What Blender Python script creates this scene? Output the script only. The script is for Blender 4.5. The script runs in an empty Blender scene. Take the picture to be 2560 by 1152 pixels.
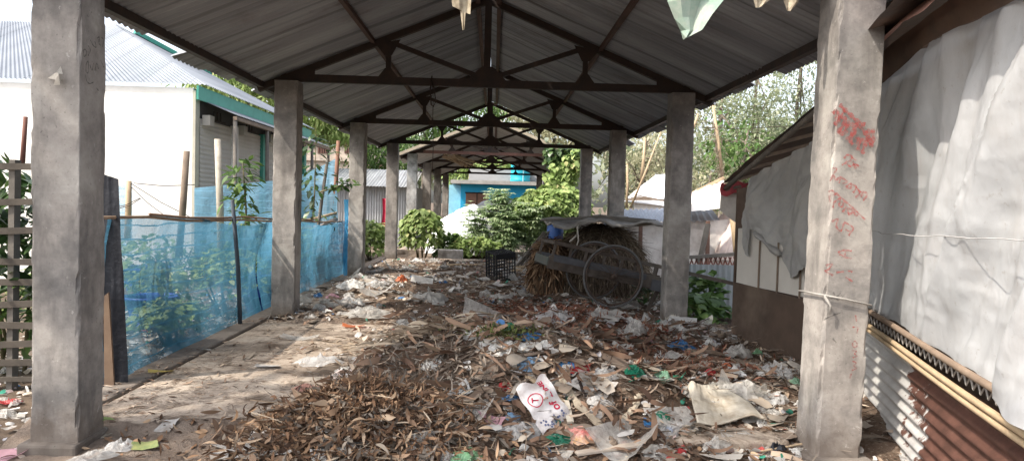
import bpy, math, random
import numpy as np
from mathutils import Vector, Matrix

random.seed(7)
RNG = np.random.default_rng(11)
R = math.radians
scene = bpy.context.scene
COL = scene.collection

# ------------------------------------------------------------------ camera
CAM = np.array([0.137, 0.0, 1.557])
FPX, CX, CY = 1800.0, 1280.0, 576.0
_yw = np.array([(1235 - CX) / FPX, -(508 - CY) / FPX, -1.0]); _yw /= np.linalg.norm(_yw)
_xw = np.array([1.0, -0.026, 0.0]); _xw[2] = (_xw[0] * _yw[0] + _xw[1] * _yw[1]) / -_yw[2]
_xw /= np.linalg.norm(_xw)
_zw = np.cross(_xw, _yw)
RCW = np.array([_xw, _yw, _zw])            # camera vector -> world vector

def ray(u, v):
    return RCW @ np.array([(u - CX) / FPX, -(v - CY) / FPX, -1.0])
def at(u, v, Y):
    d = ray(u, v); return CAM + d * (Y / d[1])
def at_x(u, v, X):
    d = ray(u, v); return CAM + d * ((X - CAM[0]) / d[0])
def at_z(u, v, z):
    d = ray(u, v); return CAM + d * ((z - CAM[2]) / d[2])

cd = bpy.data.cameras.new('camera'); cam = bpy.data.objects.new('camera', cd); COL.objects.link(cam)
cd.sensor_width = 36.0; cd.lens = 36.0 * FPX / 2560.0; cd.clip_start = 0.05; cd.clip_end = 2000
m4 = Matrix([[*RCW[0], CAM[0]], [*RCW[1], CAM[1]], [*RCW[2], CAM[2]], [0, 0, 0, 1]])
cam.matrix_world = m4
scene.camera = cam

# ------------------------------------------------------------------ light
SUN_AZ, SUN_EL = R(62), R(51)              # azimuth measured from -Y towards -X
to_sun = Vector((-math.sin(SUN_AZ) * math.cos(SUN_EL), -math.cos(SUN_AZ) * math.cos(SUN_EL), math.sin(SUN_EL)))
sd = bpy.data.lights.new('sun', 'SUN'); sd.energy = 5.0; sd.angle = R(0.6); sd.color = (1.0, 0.91, 0.79)
so = bpy.data.objects.new('sun', sd); COL.objects.link(so)
so.rotation_euler = to_sun.to_track_quat('Z', 'Y').to_euler(); so.location = (-20, -10, 30)
w = bpy.data.worlds.new('World'); scene.world = w; w.use_nodes = True
nt = w.node_tree; bg = nt.nodes['Background']
sk = nt.nodes.new('ShaderNodeTexSky'); sk.sky_type = 'NISHITA'; sk.sun_disc = False
sk.sun_elevation = SUN_EL; sk.sun_rotation = math.atan2(to_sun.x, to_sun.y)
sk.air_density = 1.0; sk.dust_density = 4.0; sk.ozone_density = 0.6
hs = nt.nodes.new('ShaderNodeHueSaturation'); hs.inputs['Saturation'].default_value = 0.45
nt.links.new(sk.outputs[0], hs.inputs['Color']); nt.links.new(hs.outputs[0], bg.inputs[0])
bg.inputs[1].default_value = 0.41
scene.view_settings.view_transform = 'Standard'; scene.view_settings.look = 'None'
scene.view_settings.exposure = 0; scene.view_settings.gamma = 1
scene.render.engine = 'CYCLES'
scene.cycles.max_bounces = 10; scene.cycles.diffuse_bounces = 5; scene.cycles.transparent_max_bounces = 24
scene.cycles.use_denoising = True; scene.cycles.denoising_prefilter = 'NONE'; scene.cycles.use_adaptive_sampling = False

# ------------------------------------------------------------------ object helpers
def link(o, parent=None):
    COL.objects.link(o)
    if parent is not None: o.parent = parent
    return o
def tag(o, label=None, cat=None, group=None, kind=None):
    if label: o['label'] = label
    if cat: o['category'] = cat
    if group: o['group'] = group
    if kind: o['kind'] = kind
    return o
def thing(name, label, cat, loc=(0, 0, 0), rot=(0, 0, 0), group=None):
    o = bpy.data.objects.new(name, None); link(o); o.empty_display_size = 0.1
    o.location = loc; o.rotation_euler = rot
    return tag(o, label, cat, group)
def mesh_np(name, V, F, mat, parent=None, smooth=False, uv=None):
    """V (n,3) array, F list of tuples or (m,k) array -> one mesh object"""
    me = bpy.data.meshes.new(name)
    V = np.asarray(V, dtype=np.float32)
    if isinstance(F, np.ndarray):
        m, k = F.shape
        me.vertices.add(len(V)); me.vertices.foreach_set('co', V.ravel())
        me.loops.add(m * k); me.loops.foreach_set('vertex_index', F.astype(np.int32).ravel())
        me.polygons.add(m); me.polygons.foreach_set('loop_start', np.arange(0, m * k, k, dtype=np.int32))
        me.update(calc_edges=True)
        if uv is not None:
            ul = me.uv_layers.new(name='uv')
            ul.data.foreach_set('uv', np.asarray(uv, dtype=np.float32)[F.ravel()].ravel())
    else:
        me.from_pydata([tuple(map(float, v)) for v in V], [], [tuple(f) for f in F]); me.update()
    if smooth: me.polygons.foreach_set('use_smooth', np.ones(len(me.polygons), dtype=bool))
    if mat: me.materials.append(mat)
    me.validate()
    o = bpy.data.objects.new(name, me)
    return link(o, parent)
class MB:
    def __init__(s): s.v = []; s.f = []
    def add(s, V, F):
        n = len(s.v); s.v += [tuple(map(float, p)) for p in V]; s.f += [tuple(i + n for i in f) for f in F]; return s
    def box(s, lo, hi, rot=None, c=None):
        x0, y0, z0 = lo; x1, y1, z1 = hi
        V = [(x0, y0, z0), (x1, y0, z0), (x1, y1, z0), (x0, y1, z0), (x0, y0, z1), (x1, y0, z1), (x1, y1, z1), (x0, y1, z1)]
        if rot is not None:
            V = [tuple(Vector(c) + rot @ (Vector(p) - Vector(c))) for p in V]
        return s.add(V, [(0, 3, 2, 1), (4, 5, 6, 7), (0, 1, 5, 4), (1, 2, 6, 5), (2, 3, 7, 6), (3, 0, 4, 7)])
    def bar(s, a, b, w, h=None, up=(0, 0, 1)):
        h = h or w; a = Vector(a); b = Vector(b); d = (b - a).normalized(); u = Vector(up)
        if abs(d.dot(u)) > 0.98: u = Vector((1, 0, 0))
        x = d.cross(u).normalized(); u = x.cross(d)
        V = []
        for p in (a, b):
            for i, j in ((-1, -1), (1, -1), (1, 1), (-1, 1)): V.append(p + x * (w / 2 * i) + u * (h / 2 * j))
        return s.add(V, [(0, 1, 2, 3), (7, 6, 5, 4), (0, 4, 5, 1), (1, 5, 6, 2), (2, 6, 7, 3), (3, 7, 4, 0)])
    def tube(s, pts, rad, n=8, cap=True):
        pts = [Vector(p) for p in pts]
        if not hasattr(rad, '__len__'): rad = [rad] * len(pts)
        V = []; F = []
        for i, p in enumerate(pts):
            d = (pts[min(i + 1, len(pts) - 1)] - pts[max(i - 1, 0)]).normalized()
            u = Vector((0, 0, 1)) if abs(d.z) < 0.9 else Vector((1, 0, 0))
            x = d.cross(u).normalized(); y = x.cross(d)
            for k in range(n):
                a = 2 * math.pi * k / n; V.append(p + (x * math.cos(a) + y * math.sin(a)) * rad[i])
        for i in range(len(pts) - 1):
            for k in range(n):
                F.append((i * n + k, i * n + (k + 1) % n, (i + 1) * n + (k + 1) % n, (i + 1) * n + k))
        if cap: F.append(tuple(range(n))[::-1]); F.append(tuple(range((len(pts) - 1) * n, len(pts) * n)))
        return s.add(V, F)
    def quad(s, a, b, c, d): return s.add([a, b, c, d], [(0, 1, 2, 3)])
    def build(s, name, mat, parent=None, smooth=False, bevel=0.0):
        o = mesh_np(name, np.array(s.v), s.f, mat, parent, smooth)
        if bevel:
            b = o.modifiers.new('bevel', 'BEVEL'); b.width = bevel; b.segments = 2; b.limit_method = 'ANGLE'
        return o
def children(o): return [c for c in bpy.data.objects if c.parent == o]
def copy_tree(o, parent=None):
    c = o.copy(); COL.objects.link(c)
    if parent is not None: c.parent = parent
    for ch in children(o): copy_tree(ch, c)
    return c

# ------------------------------------------------------------------ numpy noise
def _hash(i, j, k, seed):
    n = (i * 374761393 + j * 668265263 + k * 2147483647 + seed * 974711) & 0xffffffff
    n = ((n ^ (n >> 13)) * 1274126177) & 0xffffffff
    return ((n ^ (n >> 16)) & 0xffff) / 65535.0
def vnoise(x, y, z=None, seed=0):
    x = np.asarray(x, dtype=float); y = np.asarray(y, dtype=float)
    z = np.zeros_like(x) if z is None else np.asarray(z, dtype=float)
    i, j, k = np.floor(x).astype(np.int64), np.floor(y).astype(np.int64), np.floor(z).astype(np.int64)
    fx, fy, fz = x - i, y - j, z - k
    fx, fy, fz = [t * t * (3 - 2 * t) for t in (fx, fy, fz)]
    def L(a, b, t): return a + (b - a) * t
    c = [[[_hash(i + a, j + b, k + d, seed) for d in (0, 1)] for b in (0, 1)] for a in (0, 1)]
    return L(L(L(c[0][0][0], c[1][0][0], fx), L(c[0][1][0], c[1][1][0], fx), fy),
             L(L(c[0][0][1], c[1][0][1], fx), L(c[0][1][1], c[1][1][1], fx), fy), fz) * 2 - 1
def fbm(x, y, z=None, seed=0, oct=4, gain=0.5):
    a, s, t = 1.0, 0.0, 0.0
    for o in range(oct):
        f = 2.03 ** o
        s = s + a * vnoise(np.asarray(x) * f, np.asarray(y) * f, None if z is None else np.asarray(z) * f, seed + o * 17); t += a; a *= gain
    return s / t
def ridged(x, y, seed=0, oct=3):
    a, s, t = 1.0, 0.0, 0.0
    for o in range(oct):
        f = 1.9 ** o
        s = s + a * (1 - np.abs(vnoise(np.asarray(x) * f, np.asarray(y) * f, None, seed + o * 31)) * 2); t += a; a *= 0.5
    return s / t
def sstep(a, b, x):
    t = np.clip((np.asarray(x, dtype=float) - a) / (b - a), 0, 1); return t * t * (3 - 2 * t)

# ------------------------------------------------------------------ materials
class NB:
    def __init__(s, name):
        s.m = bpy.data.materials.new(name); s.m.use_nodes = True; s.t = s.m.node_tree; s.n = s.t.nodes
        s.p = s.n['Principled BSDF']; s.out = s.n['Material Output']; s._tc = None
    def new(s, t, **kw):
        n = s.n.new(t)
        for k, v in kw.items(): setattr(n, k, v)
        return n
    def l(s, a, b): s.t.links.new(a, b)
    def coord(s, scale=(1, 1, 1), rot=(0, 0, 0), kind='Object'):
        if s._tc is None: s._tc = s.new('ShaderNodeTexCoord')
        mp = s.new('ShaderNodeMapping'); mp.inputs['Scale'].default_value = scale; mp.inputs['Rotation'].default_value = rot
        s.l(s._tc.outputs[kind], mp.inputs[0]); return mp.outputs[0]
    def noise(s, scale, detail=4, rough=0.55, vec=None, dist=0.0):
        n = s.new('ShaderNodeTexNoise'); n.inputs['Scale'].default_value = scale; n.inputs['Detail'].default_value = detail
        n.inputs['Roughness'].default_value = rough; n.inputs['Distortion'].default_value = dist
        s.l(vec if vec is not None else s.coord(), n.inputs['Vector']); return n.outputs['Fac']
    def ramp(s, fac, stops, interp='LINEAR'):
        r = s.new('ShaderNodeValToRGB'); r.color_ramp.interpolation = interp; e = r.color_ramp.elements
        while len(e) < len(stops): e.new(0.5)
        for i, (p, c) in enumerate(stops):
            e[i].position = p; e[i].color = (*c, 1) if hasattr(c, '__len__') else (c, c, c, 1)
        s.l(fac, r.inputs[0]); return r.outputs[0]
    def mix(s, fac, a, b, mode='MIX'):
        m = s.new('ShaderNodeMix', data_type='RGBA', blend_type=mode)
        for i, x in ((0, fac), (6, a), (7, b)):
            if hasattr(x, 'is_linked'): s.l(x, m.inputs[i])
            elif i == 0: m.inputs[0].default_value = x
            else: m.inputs[i].default_value = (*x, 1) if hasattr(x, '__len__') else (x, x, x, 1)
        return m.outputs[2]
    def math(s, op, a, b=0.0, clamp=False):
        m = s.new('ShaderNodeMath', operation=op); m.use_clamp = clamp
        for i, x in ((0, a), (1, b)):
            if hasattr(x, 'is_linked'): s.l(x, m.inputs[i])
            else: m.inputs[i].default_value = x
        return m.outputs[0]
    def bump(s, h, strength=0.3, dist=0.01):
        b = s.new('ShaderNodeBump'); b.inputs['Strength'].default_value = strength; b.inputs['Distance'].default_value = dist
        s.l(h, b.inputs['Height']); s.l(b.outputs[0], s.p.inputs['Normal']); return b.outputs[0]
    def base(s, c):
        if hasattr(c, 'is_linked'): s.l(c, s.p.inputs['Base Color'])
        else: s.p.inputs['Base Color'].default_value = (*c, 1)
    def set(s, rough=0.8, metal=0.0, spec=0.3):
        s.p.inputs['Roughness'].default_value = rough; s.p.inputs['Metallic'].default_value = metal
        s.p.inputs['Specular IOR Level'].default_value = spec
    def see_through(s, fac):
        """fac = opacity (value or socket): mixes with a transparent shader"""
        tr = s.new('ShaderNodeBsdfTransparent'); mx = s.new('ShaderNodeMixShader')
        if hasattr(fac, 'is_linked'): s.l(fac, mx.inputs[0])
        else: mx.inputs[0].default_value = fac
        src = s.out.inputs[0].links[0].from_socket
        s.l(tr.outputs[0], mx.inputs[1]); s.l(src, mx.inputs[2]); s.l(mx.outputs[0], s.out.inputs[0])
    def translucent(s, col, fac=0.35):
        tl = s.new('ShaderNodeBsdfTranslucent'); mx = s.new('ShaderNodeMixShader'); mx.inputs[0].default_value = fac
        if hasattr(col, 'is_linked'): s.l(col, tl.inputs[0])
        else: tl.inputs[0].default_value = (*col, 1)
        src = s.out.inputs[0].links[0].from_socket
        s.l(src, mx.inputs[1]); s.l(tl.outputs[0], mx.inputs[2]); s.l(mx.outputs[0], s.out.inputs[0])

def mat_simple(name, c1, c2=None, scale=6, rough=0.8, bump=0.2, bscale=None, metal=0.0, spec=0.3, dirt=None, dscale=1.5, dist=0.004, rnd=0.0):
    b = NB(name); c2 = c2 or tuple(x * 0.75 for x in c1)
    c = b.ramp(b.noise(scale, 6, 0.65), [(0.3, c1), (0.7, c2)])
    if dirt:
        c = b.mix(b.ramp(b.noise(dscale, 6, 0.7), [(0.45, 0.0), (0.68, 0.85)]), c, dirt)
    if rnd:
        oi = b.new('ShaderNodeObjectInfo'); v = b.ramp(oi.outputs['Random'], [(0, 1 - rnd), (1, 1 + 0 * rnd)])
        c = b.mix(1.0, c, v, 'MULTIPLY')
    b.base(c); b.set(rough, metal, spec)
    if bump: b.bump(b.noise(bscale or scale * 6, 5, 0.6), bump, dist)
    return b.m

def mat_concrete(name, tone=1.0, warm=0.0, white=0.0):
    b = NB(name)
    big = b.noise(1.5, 6, 0.62)
    c = b.ramp(big, [(0.3, (0.14 * tone, 0.135 * tone, 0.13 * tone)), (0.5, ((0.26 + warm) * tone, 0.248 * tone, (0.233 - warm * .6) * tone)), (0.7, (0.33 * tone, 0.312 * tone, 0.285 * tone))])
    mid = b.noise(6, 9, 0.74); c = b.mix(0.32, c, b.ramp(mid, [(0.3, 0.25), (0.72, 0.85)]), 'OVERLAY')
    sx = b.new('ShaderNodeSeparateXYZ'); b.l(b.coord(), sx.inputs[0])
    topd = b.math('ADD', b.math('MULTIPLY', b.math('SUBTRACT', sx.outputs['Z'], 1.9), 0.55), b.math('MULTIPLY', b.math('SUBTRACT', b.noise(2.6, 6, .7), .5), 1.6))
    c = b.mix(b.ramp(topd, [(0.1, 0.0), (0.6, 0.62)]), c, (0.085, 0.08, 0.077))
    st = b.noise(3.2, 5, 0.6, b.coord((1.6, 1.6, 0.5)))
    c = b.mix(b.ramp(st, [(0.50, 0.0), (0.70, 0.62)]), c, (0.09, 0.084, 0.08))
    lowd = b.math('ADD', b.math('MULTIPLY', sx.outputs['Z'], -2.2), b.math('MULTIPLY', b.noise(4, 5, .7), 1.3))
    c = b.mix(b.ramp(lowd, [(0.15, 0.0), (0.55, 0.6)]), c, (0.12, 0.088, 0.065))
    chips = b.noise(11, 7, 0.8, None, 0.4)
    c = b.mix(b.ramp(chips, [(0.62, 0.0), (0.66, 0.5)]), c, (0.46 * tone, 0.44 * tone, 0.41 * tone))
    if white:
        c = b.mix(b.ramp(b.noise(2.2, 5, 0.7), [(0.4, 0.0), (0.6, white)]), c, (0.62, 0.62, 0.6))
    pits = b.noise(55, 3, 0.6)
    c = b.mix(b.ramp(pits, [(0.25, 0.6), (0.36, 0.0)]), c, (0.06, 0.055, 0.05))
    b.base(c); b.set(0.93, 0, 0.2)
    h = b.math('ADD', b.math('MULTIPLY', mid, 0.6), b.math('MULTIPLY', pits, 0.35))
    b.bump(h, 0.45, 0.010)
    return b.m
def mat_leaf(name, stops, trans=0.3, rough=0.5, spec=0.3):
    b = NB(name); g = b.new('ShaderNodeNewGeometry')
    c = b.ramp(g.outputs['Random Per Island'], stops)
    c = b.mix(0.5, c, b.ramp(b.noise(1.1, 3), [(0.3, 0.3), (0.7, 0.8)]), 'OVERLAY')
    b.base(c); b.set(rough, 0, spec)
    if trans: b.translucent(c, trans)
    return b.m
def mat_film(name, col, opac=(0.25, 0.8), scale=7, rough=0.25, spec=0.6, rnd=0.15):
    b = NB(name); n = b.noise(scale, 5, 0.7, None, 0.8)
    c = b.mix(b.ramp(b.noise(3, 3), [(0.35, 0.0), (0.75, 0.5)]), col, tuple(x * 0.6 for x in col))
    b.base(c); b.set(rough, 0, spec); b.bump(b.noise(scale * 1.2, 3, 0.5, None, .6), 0.35, 0.03)
    b.translucent(c, 0.3)
    b.see_through(b.ramp(n, [(0.32, opac[0]), (0.68, opac[1])]))
    return b.m
def mat_zinc(name, c1, c2, rust=(0.13, 0.055, 0.03), ramt=0.5, axis=1, rough=0.5, metal=0.35, rscale=1.0, pitch=0.76):
    """galvanised sheet: sheet-to-sheet tone steps along `axis`, rust blooms and streaks"""
    b = NB(name)
    sc = [0.15, 0.15, 0.15]; sc[axis] = 1.0 / pitch
    wn = b.new('ShaderNodeTexNoise'); wn.inputs['Scale'].default_value = 2.2; wn.inputs['Detail'].default_value = 3
    b.l(b.coord(tuple(sc)), wn.inputs['Vector'])
    c = b.ramp(wn.outputs['Fac'], [(0.3, c1), (0.7, c2)])
    fl = [0.0, 0.0, 0.0]; fl[axis] = 1.0 / 0.38
    c = b.mix(b.ramp(b.noise(3.0, 2, .5, b.coord(tuple(fl))), [(0.56, 0.0), (0.66, 0.6)]), c, tuple(x * .35 for x in c2))
    st = [0.6, 0.6, 0.6]; st[axis] = 9.0
    sk_ = b.noise(1.6, 6, 0.7, b.coord(tuple(st)))
    c = b.mix(b.ramp(sk_, [(0.5, 0.0), (0.75, ramt)]), c, rust)
    c = b.mix(b.ramp(b.noise(rscale, 6, 0.72), [(0.55, 0.0), (0.7, ramt)]), c, tuple(x * 1.2 for x in rust))
    b.base(c); b.set(rough, metal, 0.4); b.bump(b.noise(30, 4), 0.15, 0.004)
    return b.m

# ------------------------------------------------------------------ leaf mesher
PROFILES = {'leaf': [0.15, 0.8, 1.0, 0.7, 0.05], 'strip': [0.8, 1.0, 0.95, 0.9, 0.5], 'heart': [0.55, 1.0, 0.85, 0.5, 0.04], 'twig': [1, 1, 1, 1, 1]}
def leaf_geo(pos, az, pitch, L, wd, curl, roll, profile='leaf', fold=0.0, twist=0.0):
    prof = PROFILES[profile]; S = len(prof); N = len(pos)
    h = np.stack([np.cos(az), np.sin(az), np.zeros(N)], 1); s = np.stack([-np.sin(az), np.cos(az), np.zeros(N)], 1)
    up = np.array([0, 0, 1.0]); c = np.array(pos, dtype=float); V = np.zeros((N, S, 2, 3))
    for k in range(S):
        t = k / (S - 1); p = pitch + curl * t; r = roll + twist * t
        d = np.cos(p)[:, None] * h + np.sin(p)[:, None] * up
        n = -np.sin(p)[:, None] * h + np.cos(p)[:, None] * up
        sd_ = np.cos(r)[:, None] * s + np.sin(r)[:, None] * n
        w_ = (wd * prof[k] / 2)[:, None]
        V[:, k, 0] = c - sd_ * w_; V[:, k, 1] = c + sd_ * w_
        c = c + d * (L / (S - 1))[:, None]
    base = (np.arange(N) * S * 2)[:, None]
    F = np.concatenate([base + np.array([[2 * k, 2 * k + 1, 2 * k + 3, 2 * k + 2]]) for k in range(S - 1)], 0)
    return V.reshape(-1, 3), F
def rnd(n, a, b): return RNG.uniform(a, b, n)
def join_geo(*gs):
    V = []; F = []; o = 0
    for v, f in gs: V.append(v); F.append(f + o); o += len(v)
    return np.concatenate(V), np.concatenate(F)
# ------------------------------------------------------------------ shared heights
def ground_h(x, y):
    x = np.asarray(x, float); y = np.asarray(y, float)
    g = -0.20 + 0.05 * fbm(x * 0.5, y * 0.5, seed=3)
    near = np.exp(-((y - 3.6) / 1.4) ** 2) * (x > -4) * 0.06
    return g + near
def gauss(x, y, cx, cy, sx, sy): return np.exp(-((x - cx) / sx) ** 2 - ((y - cy) / sy) ** 2)
def bed_h(x, y):
    """top of the loose rubbish; below zero means bare slab"""
    x = np.asarray(x, float); y = np.asarray(y, float)
    onslab = sstep(4.5, 5.1, y)
    basef = -0.10 + 0.13 * onslab
    edge = np.where(y < 9.0, -1.15, -2.65) + 0.25 * vnoise(y * 1.3, y * 0 + 4.2, seed=5)
    edge = np.where(y < 5.0, -3.2, edge)
    cover = sstep(-0.25, 0.35, x - edge)
    z = basef + 0.05 * fbm(x * 1.6, y * 1.6, seed=9) + 0.035 * fbm(x * 5, y * 5, seed=12)
    z = z + 0.31 * gauss(x, y, -0.68, 4.68, 0.58, 0.45) + 0.38 * gauss(x, y, -0.2, 6.1, 0.9, 0.62) + 0.34 * gauss(x, y, 0.75, 5.8, 0.85, 0.65)
    z = z + 0.43 * gauss(x, y, 1.1, 7.5, 0.9, 0.6) + 0.12 * gauss(x, y, 2.4, 8.4, 0.8, 0.8) + 0.10 * gauss(x, y, 2.2, 6.2, 0.7, 0.7)
    z = z + 0.10 * gauss(x, y, -1.6, 12.3, 1.0, 1.0) + 0.08 * sstep(9.5, 12, y) * (0.6 + 0.4 * vnoise(x * 0.9, y * 0.9, seed=21))
    z = z - 0.06 * gauss(x, y, 2.0, 5.1, 0.5, 0.35)
    z = np.where(y > 18.6, z - 0.15 * sstep(18.6, 19.6, y), z)
    return z * cover + (-0.16) * (1 - cover) - 0.0
def top_h(x, y):
    b = bed_h(x, y); x = np.asarray(x, float); y = np.asarray(y, float)
    slab = np.where((x > -2.98) & (x < 2.95) & (y > 4.97) & (y < 19.9), 0.0, ground_h(x, y))
    return np.maximum(b, slab)
def gpt(u, v):
    """point where the pixel ray meets the rubbish surface"""
    d = ray(u, v); lo = 3.0; p = CAM
    for t in np.arange(3.2, 24, 0.02):
        p = CAM + d * (t / d[1])
        if p[2] <= float(top_h(p[0], p[1])): return p
    return at_z(u, v, 0)
def grid_mesh(name, xs, ys, zf, mat, parent=None, smooth=True):
    X, Y = np.meshgrid(xs, ys); Z = zf(X, Y)
    V = np.stack([X, Y, Z], -1).reshape(-1, 3); nx, ny = len(xs), len(ys)
    i = np.arange(ny - 1)[:, None] * nx + np.arange(nx - 1)[None]
    F = np.stack([i, i + 1, i + nx + 1, i + nx], -1).reshape(-1, 4)
    return mesh_np(name, V, F, mat, parent, smooth)

# ------------------------------------------------------------------ setting
m_soil = mat_simple('soil', (0.16, 0.115, 0.08), (0.07, 0.05, 0.036), 5, 0.95, 0.6, 40, dirt=(0.2, 0.16, 0.12), dscale=0.7, dist=0.02)
g_axis = np.unique(np.concatenate([-np.geomspace(14, 600, 24)[::-1], np.linspace(-14, 14, 90), np.geomspace(14, 600, 24)]))
g_y = np.unique(np.concatenate([-np.geomspace(3, 300, 12)[::-1], np.linspace(-3, 30, 110), np.geomspace(30, 900, 24)]))
tag(grid_mesh('ground', g_axis, g_y, ground_h, m_soil), kind='structure')

def mat_slab():
    b = NB('dusty_concrete_floor')
    c = b.ramp(b.noise(1.1, 6, 0.65), [(0.3, (0.17, 0.135, 0.105)), (0.52, (0.42, 0.35, 0.285)), (0.75, (0.52, 0.46, 0.39))])
    c = b.mix(b.ramp(b.noise(3.5, 8, 0.75, None, 0.5), [(0.48, 0), (0.62, 0.9)]), c, (0.10, 0.07, 0.05))
    c = b.mix(b.ramp(b.noise(28, 5, 0.7), [(0.55, 0), (0.68, 0.55)]), c, (0.13, 0.09, 0.06))
    b.base(c); b.set(0.95, 0, 0.15); b.bump(b.noise(18, 8, 0.7), 0.7, 0.02); return b.m
m_slab = mat_slab()
mb = MB(); mb.box((-2.70, 4.97, -0.4), (2.75, 19.9, 0.0))
tag(mb.build('floor_slab', m_slab, bevel=0.02), kind='structure')
# kerb of cast blocks along the left side with a dirt-filled joint to the slab
mb = MB(); y = 4.98
while y < 19.8:
    ln = random.uniform(1.1, 1.9); dz = random.uniform(-0.012, 0.008)
    mb.box((-2.98 + random.uniform(-.012, .012), y, -0.4), (-2.735 + random.uniform(-.01, .01), min(y + ln - 0.012, 19.9), 0.012 + dz)); y += ln
tag(mb.build('kerb', mat_concrete('kerb_concrete', 1.15, 0.02), bevel=0.02), kind='structure')
mb = MB(); mb.box((1.05, 4.80, -0.4), (2.2, 4.965, -0.01)); mb.box((2.75, 4.97, -0.4), (2.95, 19.9, -0.02))
tag(mb.build('floor_edge', m_slab, bevel=0.02), kind='structure')
mb = MB(); mb.box((-3.0, 23.4, -0.4), (3.2, 42, -0.03)); tag(mb.build('far_floor_slab', m_slab), kind='structure')

# ------------------------------------------------------------------ sheds
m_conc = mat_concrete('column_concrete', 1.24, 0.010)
m_conc_far = mat_concrete('weathered_whitewashed_column', 1.2, 0.0, 0.55)
m_steel = mat_simple('dark_rusted_steel', (0.022, 0.019, 0.018), (0.05, 0.03, 0.022), 7, 0.7, 0.3, 30)
m_steel_br = mat_simple('brown_rusted_purlin', (0.05, 0.03, 0.024), (0.10, 0.055, 0.042), 5, 0.75, 0.3, 30)
m_steel_red = mat_simple('red_brown_painted_steel', (0.16, 0.075, 0.06), (0.11, 0.06, 0.05), 4, 0.7, 0.3, 30)
m_zinc = mat_zinc('old_zinc_sheet', (0.37, 0.39, 0.42), (0.20, 0.21, 0.23), rust=(.10, .07, .06), ramt=0.42)
ZE, ZA, XE = 3.0, 4.30, 3.12                 # eave, apex, eave offset
def roof_z(x): return ZE + (ZA - ZE) * (1 - abs(x) / XE)
def column(x0, y0, w, d, top, base, mat, parent, seed, tilt=(0, 0), bot=(0, 0)):
    """rough-cast column with chipped edges"""
    n = 64; V = []; F = []; zs = np.linspace(base, top, n)
    rs = np.random.default_rng(seed)
    per = [(.014, 0), (.07, 0), (.5, 0), (.93, 0), (.986, 0), (1, .014), (1, .07), (1, .5), (1, .93), (1, .986), (.986, 1), (.93, 1), (.5, 1), (.07, 1), (.014, 1), (0, .986), (0, .93), (0, .5), (0, .07), (0, .014)]
    k = len(per)
    for i, z in enumerate(zs):
        t = (z - base) / (top - base); ox = bot[0] * (1 - t) + tilt[0] * t; oy = bot[1] * (1 - t) + tilt[1] * t
        for j, (a, b_) in enumerate(per):
            e = rs.normal(0, 0.0006, 2)
            if j % 5 in (0, 4):
                c_ = (j + 1) // 5 % 4; ch = max(0.0, float(vnoise(z * 7.0, c_ * 9.1 + seed)) - .15) * .03 + max(0.0, float(vnoise(z * 23.0, c_ * 5.3 + seed)) - .25) * .016
                e = e + np.array([(0.5 - a) * ch, (0.5 - b_) * ch]) * 1.6
            V.append((x0 + a * w + e[0] + ox, y0 + b_ * d + e[1] + oy, z))
    for i in range(n - 1):
        for j in range(k): F.append((i * k + j, i * k + (j + 1) % k, (i + 1) * k + (j + 1) % k, (i + 1) * k + j))
    F.append(tuple(range(k))[::-1]); F.append(tuple((n - 1) * k + j for j in range(k)))
    return mesh_np('column', np.array(V), F, mat, parent)
def truss(parent, Y, mtie, mrest, xl=-2.7, xr=2.7, zt=3.13, skew=0.0):
    """roof truss: double tie, rafters, king post, posts, struts and gusset plates"""
    mb = MB(); mb.bar((xl, Y, zt), (xr, Y, zt), 0.07, 0.10); t = mb.build('truss', mtie, parent)
    for s in (-1, 1):
        xe = xl - 0.30 if s < 0 else xr + 0.30
        mb = MB(); mb.bar((xe, Y + 0.003, roof_z(xe) - 0.075), (0, Y + 0.003, ZA - 0.075), 0.075, 0.085); mb.build('rafter', mrest, t)
        xp = s * 1.30; zr = roof_z(xp) - 0.10
        mb = MB(); mb.bar((xp, Y, zt + .05), (xp, Y, zr), 0.06, 0.065); mb.build('post', mrest, t)
        mb = MB(); mb.bar((xp - s * .10, Y + 0.004, zr - 0.05), (s * 0.10, Y + 0.004, zt + 0.09), 0.055, 0.06); mb.build('strut', mrest, t)
        up_ = (-.03, .05) if s < 0 else (.05, -.03)
        plates = [[(xp - .16, Y - .045, zr - .04 + up_[0]), (xp + .16, Y - .045, zr - .04 + up_[1]), (xp + .05, Y - .045, zr - .20), (xp - .05, Y - .045, zr - .20)],
                  [(xp - .13, Y - .045, zt + .04), (xp + .13, Y - .045, zt + .04), (xp + .04, Y - .045, zt + .16), (xp - .04, Y - .045, zt + .16)]]
        xg = s * 2.35
        plates.append([(xg + s * .36, Y - .047, zt - .03), (xg - s * .1, Y - .047, zt - .03), (xg - s * .1, Y - .047, roof_z(xg - s * .1) - .08), (xg + s * .36, Y - .047, roof_z(xg + s * .36) - .05)])
        for q in plates: mb = MB(); mb.quad(*q); mb.build('gusset_plate', mrest, t)
    mb = MB(); mb.bar((0, Y, zt + .05), (0, Y, ZA - .1), 0.085, 0.09)
    mb.build('king_post', mrest, t)
    mb = MB(); mb.quad((-.27, Y - .046, zt + .03), (.27, Y - .046, zt + .03), (.07, Y - .046, zt + .22), (-.07, Y - .046, zt + .22)); mb.build('gusset_plate', mrest, t)
    return t
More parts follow.
